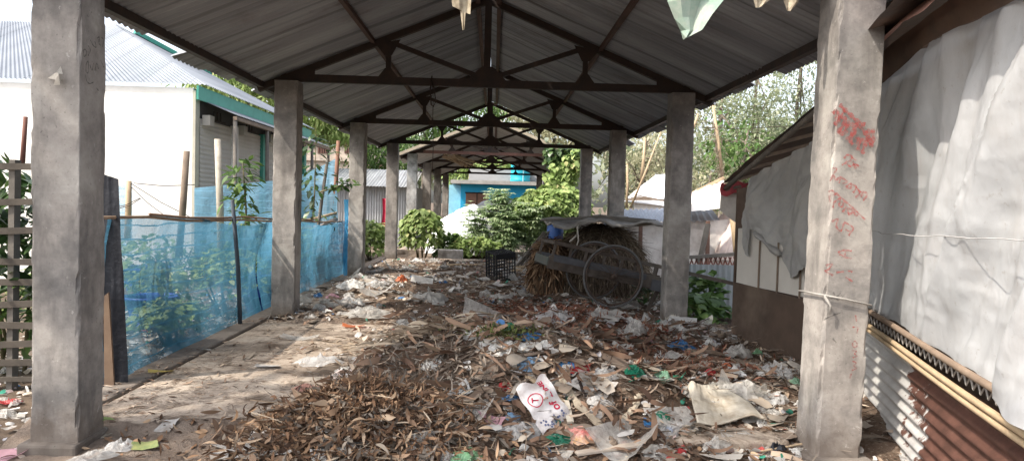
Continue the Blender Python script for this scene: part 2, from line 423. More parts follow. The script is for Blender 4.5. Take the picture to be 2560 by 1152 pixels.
def corr_sheet(name, p0, p1, y0, y1, mat, parent, amp=0.018, pitch=0.10, seed=1, rag=0.05, rows=7):
    """corrugated slope from p0 (x,z) to p1 (x,z), ridges running down the slope"""
    ys = np.arange(y0, y1, pitch / 6); n = len(ys); ts = np.linspace(0, 1, rows)
    sheet = np.floor((ys - y0) / 0.76).astype(int)
    rs = np.random.default_rng(seed); r1 = rs.normal(0, rag, sheet.max() + 2); r2 = rs.normal(0, 0.012, sheet.max() + 2)
    V = []
    dx, dz = p1[0] - p0[0], p1[1] - p0[1]; L = math.hypot(dx, dz); nx, nz = -dz / L, dx / L
    if nz < 0: nx, nz = -nx, -nz
    for t in ts:
        tt = t - (r1[sheet] / L) * (1 - t) - rs.normal(0, 0.0, n)
        wv = amp * np.sin(2 * np.pi * ys / pitch) + r2[sheet] * 0.5 + 0.012 * vnoise(ys * 0.8, ys * 0 + t * 3, seed=seed)
        V.append(np.stack([p0[0] + dx * tt + nx * wv, ys, p0[1] + dz * tt + nz * wv], 1))
    V = np.concatenate(V); i = np.arange(rows - 1)[:, None] * n + np.arange(n - 1)[None]
    F = np.stack([i, i + 1, i + n + 1, i + n], -1).reshape(-1, 4)
    o = mesh_np(name, V, F, mat, parent, True); return o
def purlins(parent, y0, y1, m, mdark):
    for s in (-1, 1):
        for x, mm, sz in ((0.14, m, 0.06), (1.50, m, 0.05), (XE - 0.17, mdark, 0.07)):
            mb = MB(); pts = []
            mb.bar((s * x, y0, roof_z(x) - 0.045), (s * x, y1, roof_z(x) - 0.045), sz, sz * 1.1); mb.build('purlin', mm, parent)

shed = thing('market_shed', 'open market shed with concrete columns and dark zinc gable roof over the rubbish', 'shed', (0, 4.6, 0))
shed.location = (0, 0, 0)
COLY = [4.56, 9.46, 14.36, 19.26]
cols = {}
for i, y in enumerate(COLY):
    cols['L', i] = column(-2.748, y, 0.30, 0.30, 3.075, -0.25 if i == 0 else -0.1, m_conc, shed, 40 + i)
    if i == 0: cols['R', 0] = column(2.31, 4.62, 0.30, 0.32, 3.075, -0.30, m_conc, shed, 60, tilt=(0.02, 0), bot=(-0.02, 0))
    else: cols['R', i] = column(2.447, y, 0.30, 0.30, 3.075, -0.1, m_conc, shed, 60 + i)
    truss(shed, y + 0.15, m_steel, m_steel)
mb = MB(); mb.box((-2.80, 4.50, -0.4), (-2.43, 4.90, -0.02)); mb.build('plinth', mat_concrete('plinth_concrete', 0.85), cols['L', 0], bevel=0.02)
mb = MB(); mb.box((2.24, 4.56, -0.4), (2.66, 5.0, -0.05)); mb.build('plinth', mat_concrete('plinth_concrete_pale', 1.1), cols['R', 0], bevel=0.02)
for s in (-1, 1):
    corr_sheet('roof_sheet', (s * XE, ZE), (s * 0.01, ZA), 4.45, 19.5, m_zinc, shed, seed=3 + s)
purlins(shed, 4.42, 19.55, m_steel_br, m_steel)

shed2 = thing('market_shed', 'farther overgrown shed with whitish front columns and a red brown tie beam', 'shed', (0, 0, 0))
for i, y in enumerate([23.9, 29.2, 34.6, 40.4]):
    c = column(-2.76, y, 0.32, 0.32, 3.12, -0.2, m_conc_far if i == 0 else m_conc, shed2, 80 + i)
    c = column(2.72 if i == 0 else 2.5, y, 0.32, 0.32, 3.12, -0.2, m_conc_far if i == 0 else m_conc, shed2, 90 + i)
    truss(shed2, y + 0.15, m_steel_red if i == 0 else m_steel, m_steel, zt=3.20 if i == 0 else 3.22)
m_zinc2 = mat_zinc('pale_zinc_sheet', (0.46, 0.47, 0.48), (0.30, 0.31, 0.32), ramt=0.35)
for s in (-1, 1):
    corr_sheet('roof_sheet', (s * XE, ZE), (s * 0.01, ZA), 23.3, 41.6, m_zinc2, shed2, seed=13 + s, rag=0.09)
purlins(shed2, 23.3, 41.5, m_steel_br, m_steel)
mb = MB()
for s in (-1, 1): mb.bar((s * XE, 23.27, ZE - 0.02), (0, 23.27, ZA - 0.02), 0.03, 0.09)
mb.build('bargeboard', mat_simple('weathered_board', (0.42, 0.36, 0.27), (0.3, 0.25, 0.19), 4), shed2)

# ---- writing on the right front column, painted in red on its front face
m_redpaint = NB('faded_red_paint'); m_redpaint.base((0.34, 0.075, 0.068)); m_redpaint.set(0.9)
m_redpaint.see_through(m_redpaint.ramp(m_redpaint.noise(55, 5, 0.7), [(0.34, 0.12), (0.62, 0.85)])); m_redpaint = m_redpaint.m
m_blackpaint = NB('black_smudge'); m_blackpaint.base((0.03, 0.028, 0.028)); m_blackpaint.set(0.9)
m_blackpaint.see_through(m_blackpaint.ramp(m_blackpaint.noise(45, 5, 0.7), [(0.4, 0.05), (0.65, 0.7)])); m_blackpaint = m_blackpaint.m
m_pencil = NB('thin_charcoal'); m_pencil.base((0.025, 0.025, 0.025)); m_pencil.see_through(0.6); m_pencil = m_pencil.m
def strokes(name, lines, mapper, wd, mat, parent, nrm):
    """ribbons along traced strokes lying on a column face"""
    mb = MB(); nrm = Vector(nrm)
    for li, ln in enumerate(lines):
        P = [Vector(mapper(*p)) for p in ln]
        # smooth the polyline
        Q = []
        for i in range(len(P) - 1):
            p0 = P[max(i - 1, 0)]; p1 = P[i]; p2 = P[i + 1]; p3 = P[min(i + 2, len(P) - 1)]
            for k in range(4):
                t = k / 4; Q.append(0.5 * ((2 * p1) + (p2 - p0) * t + (2 * p0 - 5 * p1 + 4 * p2 - p3) * t * t + (-p0 + 3 * p1 - 3 * p2 + p3) * t ** 3))
        Q.append(P[-1]); V = []
        for i, q in enumerate(Q):
            d = (Q[min(i + 1, len(Q) - 1)] - Q[max(i - 1, 0)]).normalized(); s = d.cross(nrm).normalized()
            ww = wd * (0.75 + 0.35 * math.sin(i * 1.7 + li)) / 2
            lift = nrm * (0.0002 * li)
            V += [q - s * ww + lift, q + s * ww + lift]
        mb.add(V, [(2 * i, 2 * i + 1, 2 * i + 3, 2 * i + 2) for i in range(len(Q) - 1)])
    return mb.build(name, mat, parent)
z1 = lambda x, y: at(2000 + x * .2865, 230 + y * .2865, 4.606)
z2 = lambda x, y: at(1980 + x * .382, 520 + y * .382, 4.606)
bold = [[(345, 110), (385, 150), (440, 200), (500, 255), (570, 285)], [(285, 190), (310, 165), (330, 185), (320, 240), (300, 285)], [(385, 160), (350, 220), (330, 260), (300, 290)],
        [(350, 220), (400, 240), (370, 300), (325, 355)], [(330, 350), (390, 365), (400, 320), (430, 250)], [(440, 270), (470, 320), (430, 400), (400, 405)], [(500, 270), (480, 340), (440, 420), (460, 460)],
        [(520, 290), (570, 360), (590, 390)], [(500, 395), (510, 450), (505, 510)], [(590, 400), (560, 480), (540, 540)], [(510, 400), (560, 430), (590, 400)], [(595, 320), (600, 390), (610, 460)], [(630, 325), (640, 400), (625, 460), (600, 465)]]
strokes('painted_writing', bold, z1, 0.031, m_redpaint, cols['R', 0], (0, -1, 0))
med = [[(385, 580), (410, 550), (450, 560), (440, 600), (400, 610)], [(450, 570), (490, 600)], [(365, 640), (400, 620), (440, 650), (480, 630), (515, 650)], [(460, 610), (490, 670)],
       [(285, 665), (320, 670), (290, 720), (260, 780)], [(290, 720), (310, 770), (350, 740), (340, 795)], [(350, 740), (410, 780), (370, 800)], [(400, 830), (440, 800), (440, 840), (400, 830)], [(440, 800), (490, 830), (460, 880)],
       [(490, 830), (520, 880), (480, 920)], [(520, 870), (585, 885), (550, 950)], [(545, 880), (530, 920)], [(250, 875), (270, 860), (310, 890), (255, 910), (265, 960)], [(310, 880), (390, 950), (470, 1020), (565, 1115)],
       [(285, 1010), (300, 960), (350, 930), (340, 990), (370, 1000), (375, 960)], [(400, 1000), (370, 1050)], [(410, 1010), (430, 1075), (455, 1030), (410, 1010)], [(470, 1020), (480, 1080), (510, 1060)]]
strokes('painted_writing', med, z1, 0.015, m_redpaint, cols['R', 0], (0, -1, 0))
low = [[(260, 90), (300, 70), (290, 120), (320, 150), (340, 100)], [(340, 90), (400, 130), (370, 180)], [(350, 140), (390, 160)], [(300, 290), (340, 275), (390, 280)], [(310, 300), (350, 320), (390, 330)], [(350, 285), (345, 310)],
       [(220, 375), (260, 365), (240, 400), (215, 410), (270, 440)], [(290, 420), (340, 415)], [(365, 410), (395, 415)], [(350, 450), (395, 480)]]
for lw in (low[:3], low[3:6], low[6:]): strokes('painted_writing', lw, z2, 0.014, m_redpaint, cols['R', 0], (0, -1, 0))
digits = [[(416, 700), (422, 742)], [(395, 778), (430, 780), (424, 818)], [(412, 868), (396, 885), (404, 908), (424, 902), (424, 880), (410, 868)], [(394, 930), (420, 935), (410, 952), (424, 966), (398, 978)], [(396, 1000), (420, 1010), (405, 1030), (420, 1048), (392, 1060)], [(388, 1080), (378, 1112)]]
for dg in digits: strokes('painted_digit', [dg], z2, 0.010, m_redpaint, cols['R', 0], (0, -1, 0))
smu = [[(225, 580), (280, 590), (330, 570)], [(270, 550), (300, 600), (350, 560)], [(240, 600), (300, 575), (320, 545)], [(205, 730), (270, 700), (330, 680)], [(265, 850), (290, 880)]]
for sm in (smu[:3], smu[3:4], smu[4:]): strokes('black_smudge', sm, z2, 0.012, m_blackpaint, cols['R', 0], (0, -1, 0))
zs = lambda x, y: at_x(80 + x * .3646, 60 + y * .3646, -2.436)
scr = [[(352, 185), (362, 175), (374, 190), (370, 215), (357, 222), (352, 185)], [(385, 150), (400, 180), (385, 220)], [(400, 110), (420, 150), (440, 160), (430, 120)], [(445, 100), (462, 92), (458, 130), (470, 150)], [(475, 95), (490, 110), (482, 160)],
       [(370, 280), (385, 255), (385, 330), (370, 330), (370, 280)], [(395, 280), (410, 320), (420, 270)], [(430, 320), (442, 270), (455, 310)], [(470, 250), (480, 275), (492, 300)], [(365, 350), (375, 395), (395, 410), (420, 400)], [(440, 440), (455, 460)]]
strokes('scribble', scr, zs, 0.008, m_pencil, cols['L', 0], (1, 0, 0))
# loop of string knotted round the right front column
mb = MB(); zc = at(2090, 755, 4.6)[2]
ring = [(2.285, 4.60, zc + .045), (2.44, 4.597, zc + .02), (2.606, 4.60, zc - .015), (2.612, 4.95, zc - .015), (2.28, 4.95, zc + .03), (2.285, 4.60, zc + .045)]
mb.tube(ring, 0.007, 6); mb.tube([(2.29, 4.59, zc + .04), (2.33, 4.585, zc - .02), (2.325, 4.585, zc - .08)], [.008, .009, .005], 6)
tag(mb.build('string', mat_simple('pale_string', (0.40, 0.38, 0.35), None, 20), None, True), 'pale string knotted around the red lettered column', 'string')

# ---- things hanging from the front tie beam and trusses
m_rag = mat_simple('dirty_rag', (0.55, 0.49, 0.38), (0.3, 0.25, 0.17), 9, 0.9, 0.4, dirt=(0.1, 0.07, 0.05), dscale=8)
def hang_cloth(name, pts_left, pts_right, Y, mat, amp=0.03, seed=0, sub=5):
    """hanging cloth between two outlines given from top to bottom (pixels at depth Y)"""
    n = len(pts_left); V = []; F = []
    for i in range(n):
        a = np.array(at(*pts_left[i], Y)); b_ = np.array(at(*pts_right[i], Y))
        for k in range(sub + 1):
            p = a + (b_ - a) * k / sub; p[1] += amp * math.sin(k * 1.9 + seed) + amp * 0.6 * math.sin(i * 1.3 + k + seed); V.append(p)
    for i in range(n - 1):
        for k in range(sub): j = i * (sub + 1) + k; F.append((j, j + 1, j + sub + 2, j + sub + 1))
    return mesh_np(name, np.array(V), F, mat, None, False)
YT = 4.62
tag(hang_cloth('rag', [(1118, -125), (1124, -50), (1128, -5), (1131, 16), (1150, 25), (1156, 75)], [(1190, -125), (1186, -50), (1178, -2), (1176, 38), (1164, 34), (1161, 76)], YT, m_rag, 0.012, 1),
    'torn stained pale rag hanging at the top middle', 'rag')
m_greencloth = mat_simple('grey_green_cloth', (0.26, 0.36, 0.29), (0.2, 0.3, 0.24), 6, 0.85, 0.3, dirt=(0.5, 0.5, 0.44), dscale=3)
tag(hang_cloth('hanging_cloth', [(1640, -125), (1664, -40), (1670, 5), (1688, 45), (1706, 75), (1712, 97)], [(1900, -125), (1860, -50), (1812, -4), (1776, 40), (1752, 78), (1714, 97)], YT, m_greencloth, 0.03, 2),
    'grey green pointed cloth hanging from the front beam', 'cloth')
tag(hang_cloth('rag', [(1875, -125), (1880, -30), (1884, 4), (1890, 20)], [(1935, -125), (1922, -30), (1922, 2), (1904, 18)], YT, m_rag, 0.012, 3), 'short frayed rag end left of the split one, beside the pointed cloth', 'rag')
tag(hang_cloth('rag', [(1952, -125), (1955, -30), (1958, 4), (1966, 24)], [(2010, -125), (2000, -30), (1996, 6), (1975, 32)], YT, m_rag, 0.012, 4), 'frayed split rag end nearest the red lettered column', 'rag')
mb = MB()
def swing(pts, rad): mb.tube(pts, rad, 5)
a = at(1080, 200, 9.5)
loop = [at(1080, 195, 9.5), at(1083, 230, 9.5), at(1090, 268, 9.5), at(1084, 273, 9.5), at(1079, 262, 9.5), at(1082, 225, 9.5), at(1086, 300, 9.5), at(1082, 360, 9.5), at(1082, 430, 9.5)]
swing([at(1080, 190, 9.5), at(1076, 225, 9.5), at(1078, 262, 9.5), at(1083, 268, 9.5), at(1089, 255, 9.5), at(1086, 225, 9.5), at(1081, 205, 9.5)], 0.009)
swing([at(1080, 195, 9.5), at(1083, 240, 9.5), at(1082, 300, 9.5), at(1083, 370, 9.5), at(1081, 428, 9.5)], 0.005)
tag(mb.build('rope', m_steel, None, True), 'thin dark rope looped over the nearest tie beam', 'rope')
V = []
mb = MB()
for i in range(26):
    a = at(1105 + random.uniform(0, 30), 388 + random.uniform(-4, 6), 24.2 + random.uniform(-.3, .3)); b_ = at(1160 + random.uniform(-20, 40), 408 + random.uniform(-8, 12), 25 + random.uniform(-.4, .4))
    mb.bar(a, b_, 0.02)
tag(mb.build('bamboo_bundle', mat_simple('dry_bamboo_slats', (0.34, 0.25, 0.16), (0.2, 0.14, 0.09), 5)), 'bundle of dry slats lying across the red brown tie beam', 'bamboo bundle')
# bent paper stuck on the left column
mb = MB()
P = lambda u, v, o: tuple(at(u, v, 4.555 - o))
mb.add([P(120, 196, .0), P(141, 181, .05), P(152, 166, .004), P(157, 186, .03), P(147, 185, .07), P(150, 213, .06), P(134, 213, .05), P(138, 200, .06)], [(0, 1, 4, 7), (1, 2, 3, 4), (4, 3, 5), (7, 4, 5, 6)])
tag(mb.build('torn_paper', mat_simple('old_paper', (0.5, 0.46, 0.4), (0.36, 0.33, 0.28), 30)), 'torn folded paper stuck on the left front column', 'paper')
# ------------------------------------------------------------------ left: white shop building
m_white = mat_simple('white_limewash', (0.86, 0.85, 0.82), (0.80, 0.79, 0.75), 2, 0.9, 0.2, 30, dirt=(.66, .64, .58), dscale=.7)
m_roofnew = mat_zinc('bright_corrugated_sheet', (0.27, 0.29, 0.32), (0.19, 0.21, 0.235), ramt=0.05, axis=0, rough=0.4, metal=0.3)
m_green = mat_simple('green_painted_tin', (0.05, 0.26, 0.20), (0.07, 0.32, 0.25), 4, 0.5, 0.1)
m_wood = mat_simple('weathered_wood', (0.26, 0.2, 0.15), (0.15, 0.115, 0.09), 6, 0.9, 0.4)
m_bamboo = mat_simple('dry_bamboo', (0.5, 0.38, 0.24), (0.34, 0.25, 0.16), 5, 0.6, 0.3)
m_greywood = mat_simple('grey_timber', (0.2, 0.18, 0.155), (0.12, 0.108, 0.095), 6, 0.9, 0.5)
m_dark = mat_simple('dark_void', (0.02, 0.019, 0.018), None, 5, 0.9, 0)
bl = thing('shop_building', 'white limewashed shop building with hipped corrugated roof and row of closed shutters', 'building', (-10, 18, -0.2))
bl.location = (0, 0, 0)
XB, YB = -5.66, 14.0
mb = MB(); mb.box((-17, YB, -0.4), (XB, 22, 3.6)); mb.build('wall', m_white, bl)
def corr_poly(name, a, b, c, d, mat, parent, pitch=0.09, amp=0.012, rows=3):
    """corrugated patch: eave a->b, top d->c, ridges run from eave to top"""
    a, b, c, d = [np.array(p, float) for p in (a, b, c, d)]
    n = max(8, int(np.linalg.norm(b - a) / pitch * 6)); u = np.linspace(0, 1, n); nr = np.cross(b - a, d - a); nr /= np.linalg.norm(nr)
    if nr[2] < 0: nr = -nr
    V = []
    lo = a + (b - a) * u[:, None]; hi = d + (c - d) * u[:, None]
    wv = amp * np.sin(2 * np.pi * u * np.linalg.norm(b - a) / pitch)
    for r in range(rows): V.append(lo + (hi - lo) * (r / (rows - 1)) + nr * wv[:, None])
    V = np.concatenate(V); i = np.arange(rows - 1)[:, None] * n + np.arange(n - 1)[None]
    F = np.stack([i, i + 1, i + n + 1, i + n], -1).reshape(-1, 4)
    return mesh_np(name, V, F, mat, parent, True)
zr_, ze_ = 5.66, 3.66
corr_poly('roof', (-18, 13.93, ze_), (-5.4, 13.93, ze_), (-9.2, 18, zr_), (-18, 18, zr_), m_roofnew, bl)
corr_poly('roof', (-5.4, 13.93, ze_), (-5.4, 22.3, ze_), (-9.2, 18.02, zr_), (-9.2, 17.98, zr_), m_roofnew, bl)
mb = MB(); mb.bar((-8.9, 18.3, zr_ - .1), (-7.6, 19.8, 4.86), .16, .10); mb.build('ridge_cap', m_green, bl)
mb = MB(); mb.box((-5.52, 13.8, 3.36), (-5.48, 22.2, 3.62)); mb.build('fascia', m_green, bl)
corr_poly('awning', (-4.92, 14.2, 3.14), (-4.92, 22.2, 3.14), (-5.63, 22.2, 3.42), (-5.63, 14.2, 3.42), m_roofnew, bl)
mb = MB(); mb.bar((-4.94, 14.2, 3.07), (-4.94, 22.2, 3.07), .07, .07); mb.build('awning_beam', m_wood, bl)
for i in range(5):
    y = 14.25 + i * 1.98; pz = mb = MB(); mb.tube([(-4.95, y, -.3), (-4.93, y, 1.4), (-4.95, y, 3.05)], [.05, .045, .04], 7); mb.build('awning_post', m_greywood, bl, True)
m_shut = mat_simple('beige_steel_shutter', (0.50, 0.47, 0.42), (0.42, 0.39, 0.35), 2, 0.6, 0.05)
mb = MB(); mb.box((XB - .02, YB + .12, 3.06), (XB + .03, 21.9, 3.4)); mb.build('lintel_shade_strip', mat_simple('shaded_lintel', (.10, .095, .09), None, 4), bl)  # dark strip over the shutters, its shade put into the colour
for i in range(4):
    y0 = 14.18 + i * 1.92; V = []; zz = np.arange(-0.3, 3.06, 0.02)
    for y in (y0, y0 + 1.68):
        V.append(np.stack([XB + .05 + 0.014 * np.abs(np.sin(zz / 0.09 * np.pi)), np.full(len(zz), y), zz], 1))
    n = len(zz); V = np.concatenate(V); F = np.stack([np.arange(n - 1), np.arange(n - 1) + 1, np.arange(n - 1) + n + 1, np.arange(n - 1) + n], 1)
    sh = mesh_np('shutter', V, F, m_shut, bl)
    mb = MB(); mb.box((XB + .07, y0 + .08, 2.92), (XB + .22, y0 + .3, 3.12)); mb.build('shutter_box', m_shut, sh)
    mb = MB(); mb.box((XB + .02, y0 + 1.69, -.3), (XB + .13, y0 + 1.91, 3.08)); mb.build('pilaster', m_green if i % 2 else m_white, bl)
    mb = MB()
    for k in range(3): mb.bar((XB + .13, y0 + .5 + k * .18, 3.08), (XB + .13, y0 + .5 + k * .18, 3.25), .02)
    mb.bar((XB + .13, y0 + .4, 3.07), (XB + .13, y0 + 1.1, 3.07), .025); mb.build('bracket', m_steel, sh)
mb = MB(); mb.box((XB - .005, 13.985, -.4), (XB + .05, 14.18, 3.55)); mb.build('corner_trim', mat_simple('stained_plaster', (.55, .52, .42), (.42, .4, .33), 3), bl)

# ------------------------------------------------------------------ leaves of many sorts
m_lf_dark = mat_leaf('dark_glossy_leaf', [(0, (0.02, 0.05, 0.015)), (0.6, (0.05, 0.10, 0.028)), (1, (0.10, 0.16, 0.05))], 0.25, 0.35, 0.5)
m_lf_mid = mat_leaf('mid_green_leaf', [(0, (0.05, 0.10, 0.025)), (0.6, (0.10, 0.18, 0.05)), (1, (0.18, 0.27, 0.08))], 0.35, 0.5)
m_lf_light = mat_leaf('light_vine_leaf', [(0, (0.15, 0.22, 0.06)), (0.6, (0.30, 0.40, 0.14)), (0.92, (0.42, 0.51, 0.2)), (1, (0.52, 0.48, 0.22))], 0.4, 0.5)
m_lf_cass = mat_leaf('cassava_leaf', [(0, (0.24, 0.34, 0.18)), (0.6, (0.43, 0.54, 0.31)), (1, (0.62, 0.70, 0.46))], 0.5, 0.5)
m_lf_hazy = mat_leaf('haze_paled_feathery_leaf', [(0, (0.22, 0.27, 0.16)), (0.6, (0.36, 0.40, 0.26)), (1, (0.52, 0.54, 0.40))], 0.5, 0.7, 0.1)  # leaf greens paled and greyed, haze painted into the colour
m_lf_haz2 = mat_leaf('haze_paled_yellowish_leaf', [(0, (0.25, 0.26, 0.15)), (0.6, (0.40, 0.39, 0.26)), (1, (0.54, 0.51, 0.38))], 0.5, 0.7, 0.1)  # yellowish leaves, also lightened with haze put into their colour
m_bark = mat_simple('grey_bark', (0.2, 0.17, 0.135), (0.11, 0.09, 0.07), 5, 0.95, 0.6)
m_stem = mat_simple('green_brown_stem', (0.16, 0.15, 0.07), (0.10, 0.08, 0.05), 5, 0.8, 0.2)
def blob_surface(n, c, r, squash=0.25, seed=0, zmin=None, lump=0.3):
    """points near the lumpy surface of an ellipsoid plus outward azimuth"""
    d = RNG.normal(0, 1, (n, 3)); d /= np.linalg.norm(d, axis=1)[:, None]
    d[:, 2] = np.where(d[:, 2] < -0.35, -d[:, 2], d[:, 2])
    k = 1 + lump * fbm(d[:, 0] * 2 + seed, d[:, 1] * 2, d[:, 2] * 2, seed=seed) - np.abs(RNG.normal(0, squash, n))
    P = np.array(c) + d * np.array(r) * k[:, None]
    az = np.arctan2(d[:, 1] / r[1], d[:, 0] / r[0]) + RNG.normal(0, 0.6, n)
    if zmin is not None: P[:, 2] = np.maximum(P[:, 2], zmin + RNG.uniform(0, .1, n))
    return P, az, d
def bush(name, label, cat, c, r, n, size, mat, profile='heart', pitch=(-1.3, -0.1), stems=7, seed=0, group=None, zmin=None, lump=0.3, squash=0.25, ratio=0.75):
    t = thing(name, label, cat, (c[0], c[1], 0 if zmin is None else zmin), group=group); off = np.array([c[0], c[1], 0 if zmin is None else zmin])
    P, az, d = blob_surface(n, c, r, squash, seed, zmin, lump)
    L = size * rnd(n, 0.6, 1.3)
    g = leaf_geo(P - off, az, rnd(n, *pitch), L, L * ratio * rnd(n, .8, 1.2), rnd(n, -0.9, 0.2), rnd(n, -0.5, 0.5), profile)
    mesh_np('foliage', g[0], g[1], mat, t)
    mb = MB()
    z0 = off[2]
    for i in range(stems):
        a = random.uniform(0, 6.28); e = np.array(c) + np.array(r) * np.array([math.cos(a) * .7, math.sin(a) * .7, random.uniform(.2, .7)]) - off
        s0 = np.array([(c[0] - off[0]) + math.cos(a) * r[0] * .2, math.sin(a) * r[1] * .2, 0]); mid = (s0 + e) / 2 + np.array([random.uniform(-.1, .1), random.uniform(-.1, .1), .1])
        mb.tube([s0, mid, e], [.018, .013, .006], 5)
    mb.build('stem', m_stem, t, True)
    return t
def tree(name, label, base, top, crowns, n, size, mat, trunk_r=0.15, profile='leaf', pitch=(-1.4, 0.2), clump=0.4, group=None, ratio=0.28, curl=(-.6, .2), limbs=7, lean=0.0):
    """tapered trunk with limbs; crown of leaf clumps inside several ellipsoids"""
    base = np.array(base, float); t = thing(name, label, 'tree', tuple(base), group=group)
    cl = []; per = 45
    for (c, r, share) in crowns:
        k = max(3, int(n * share / per)); d = RNG.normal(0, 1, (k, 3)); d /= np.linalg.norm(d, axis=1)[:, None]
        cl.append(np.array(c, float) + d * np.array(r) * (RNG.uniform(0.15, 1, k) ** 0.5)[:, None])
    cl = np.concatenate(cl); N = len(cl) * per
    cc = np.repeat(cl, per, 0); P = cc + RNG.normal(0, clump, (N, 3)) * np.array([1, 1, 0.75])
    L = size * rnd(N, .6, 1.4)
    g = leaf_geo(P - base, rnd(N, 0, 6.28), rnd(N, *pitch), L, L * ratio, rnd(N, *curl), rnd(N, -.6, .6), profile)
    mesh_np('crown', g[0], g[1], mat, t)
    mb = MB(); tp = np.array(top, float) - base
    pts = [np.zeros(3), tp * .3 + np.array([.1 + lean, .05, 0]), tp * .65 + np.array([-.08, .1, 0]), tp]
    mb.tube(pts, [trunk_r * 1.25, trunk_r, trunk_r * .75, trunk_r * .35], 8)
    idx = RNG.choice(len(cl), min(limbs, len(cl)), replace=False)
    for i in idx:
        e = cl[i] - base; f = random.uniform(.4, .9); s0 = tp * f; m = (s0 + e) / 2 + np.array([0, 0, .25]); mb.tube([s0, m, e], [trunk_r * .4, trunk_r * .25, trunk_r * .08], 5)
    mb.build('trunk', m_bark, t, True)
    return t

# ------------------------------------------------------------------ left: fences, nets, garden
m_lattice = mat_simple('grey_bamboo_slat', (0.13, 0.11, 0.09), (0.07, 0.06, 0.05), 5, 0.85, 0.3)
lf = thing('lattice_fence', 'bamboo lattice fence of horizontal slats left of the front column', 'fence', (-4.1, 6.3, -.2)); lf.location = (0, 0, 0)
for i, v in enumerate([418, 503, 577, 655, 705, 760, 812, 862, 910, 945]):
    a = at(-60, v + random.uniform(-4, 4), 6.25); b_ = at(120, v - 2 + random.uniform(-5, 5), 6.3); mb = MB()
    mb.bar(a, b_, .02, 0.055 if i < 9 else .04); mb.build('slat', m_lattice, lf)
for u, top in ((38, 400), (-30, 395)):
    a = at(u, top, 6.33); b_ = at(u - 8, 985, 6.33); mb = MB(); mb.bar(a, b_, .085, .05); mb.build('post', m_greywood, lf)
mb = MB(); mb.tube([at(55, 420, 6.5), at(64, 292, 6.5)], [.022, .018], 7)
tag(mb.build('stake', mat_simple('reddish_stick', (0.22, 0.1, 0.08), (0.15, 0.07, 0.05), 4), None, True), 'reddish upright stick behind the lattice fence', 'stake')
bush('shrub', 'dark glossy shrub with long curling leaves behind the lattice fence', 'shrub', (-4.35, 6.9, .75), (.75, .55, 1.15), 900, .22, m_lf_dark, 'leaf', (-.6, .8), 6, 3, zmin=-.25, ratio=.28)
bush('shrub', 'pale striped low shrub at the foot of the lattice fence', 'shrub', (-4.7, 7.0, .1), (.6, .4, .6), 260, .3, m_lf_mid, 'leaf', (-.5, 1.0), 5, 4, zmin=-.25, ratio=.2)

def mat_net(name, col, op=(0.35, 0.75), thread=18, lines=True):
    b = NB(name); big = b.noise(1.6, 5, 0.65, b.coord((1, 1, .5)), 0.7)
    o = b.ramp(big, [(0.3, op[0]), (0.7, op[1])])
    if lines:
        wv = b.new('ShaderNodeTexWave', wave_type='BANDS', bands_direction='Z'); wv.inputs['Scale'].default_value = 2.6; wv.inputs['Distortion'].default_value = 2.5; wv.inputs['Detail'].default_value = 2; wv.inputs['Detail Scale'].default_value = .8
        b.l(b.coord(), wv.inputs[0]); k = b.ramp(wv.outputs['Fac'], [(0.96, 0), (1, .35)])
        o = b.math('ADD', o, k, True)
    c = b.mix(b.ramp(b.noise(2.5, 4, .6), [(.35, 0), (.7, .8)]), col, tuple(min(1, x * 1.55 + .05) for x in col))
    b.base(c); b.set(.8, 0, .2); b.bump(b.noise(9, 5, .65, None, 1), .8, .03); b.translucent(c, .45); b.see_through(o); return b.m
m_net = mat_net('blue_nylon_net', (0.042, 0.15, 0.235), (0.58, 0.90))
m_netd = mat_net('dense_blue_nylon_net', (0.07, 0.23, 0.36), (0.58, 0.9))
m_net2 = mat_net('pale_blue_net', (0.20, 0.42, 0.58), (0.45, 0.85))
def cloth_sheet(name, corners_fn, nu, nv, mat, parent=None, amp=0.05, fr=3.0, seed=0, ragb=0.0, ragt=0.0):
    """sheet from corners_fn(s,t)->xyz array with rippled displacement along its normal"""
    s, t = np.meshgrid(np.linspace(0, 1, nu), np.linspace(0, 1, nv))
    t2 = t.copy()
    if ragb: t2 = t2 * (1 + ragb * fbm(s * 9, s * 0, seed=seed + 3) * (t > 0.98))
    P = corners_fn(s, t2); du = np.gradient(P, axis=1); dv = np.gradient(P, axis=0); n = np.cross(du, dv); n /= np.linalg.norm(n, axis=2)[..., None] + 1e-9
    d = amp * (fbm(s * fr * 2 + t * fr * .6, t * fr * .5, seed=seed, oct=4) + 0.5 * ridged(s * fr * 1.5 + t * 1.3, t * fr * .35, seed=seed + 5))
    P = P + n * d[..., None]
    i = np.arange(nv - 1)[:, None] * nu + np.arange(nu - 1)[None]
    F = np.stack([i, i + 1, i + nu + 1, i + nu], -1).reshape(-1, 4)
    return mesh_np(name, P.reshape(-1, 3), F, mat, parent, True)
def bil(a, b, c, d):
    """a top-left, b top-right, c bottom-right, d bottom-left"""
    a, b, c, d = [np.array(p, float) for p in (a, b, c, d)]
    return lambda s, t: ((1 - s) * (1 - t))[..., None] * a + (s * (1 - t))[..., None] * b + (s * t)[..., None] * c + ((1 - s) * t)[..., None] * d
nf = thing('net_fence', 'blue net fence hung from a bamboo rail along the shed beside the black sheet', 'fence', (0, 0, 0))
XN = -2.97
def net_pt(s, t):
    y = 5.9 + s * (15.4 - 5.9); top = 1.34 - .03 * (y - 5.9) + .05 * np.sin(s * 14); bot = np.where(y < 10.5, -.06, -.1)
    return np.stack([XN - 0.07 * np.sin(t * 3.1) * (1 + .6 * np.sin(s * 17)) + .02 * np.sin(s * 40), y, top * (1 - t) + bot * t], -1)
cloth_sheet('net', lambda s, t: net_pt(s * .43, t), 80, 40, m_net, nf, .035, 3, 4)
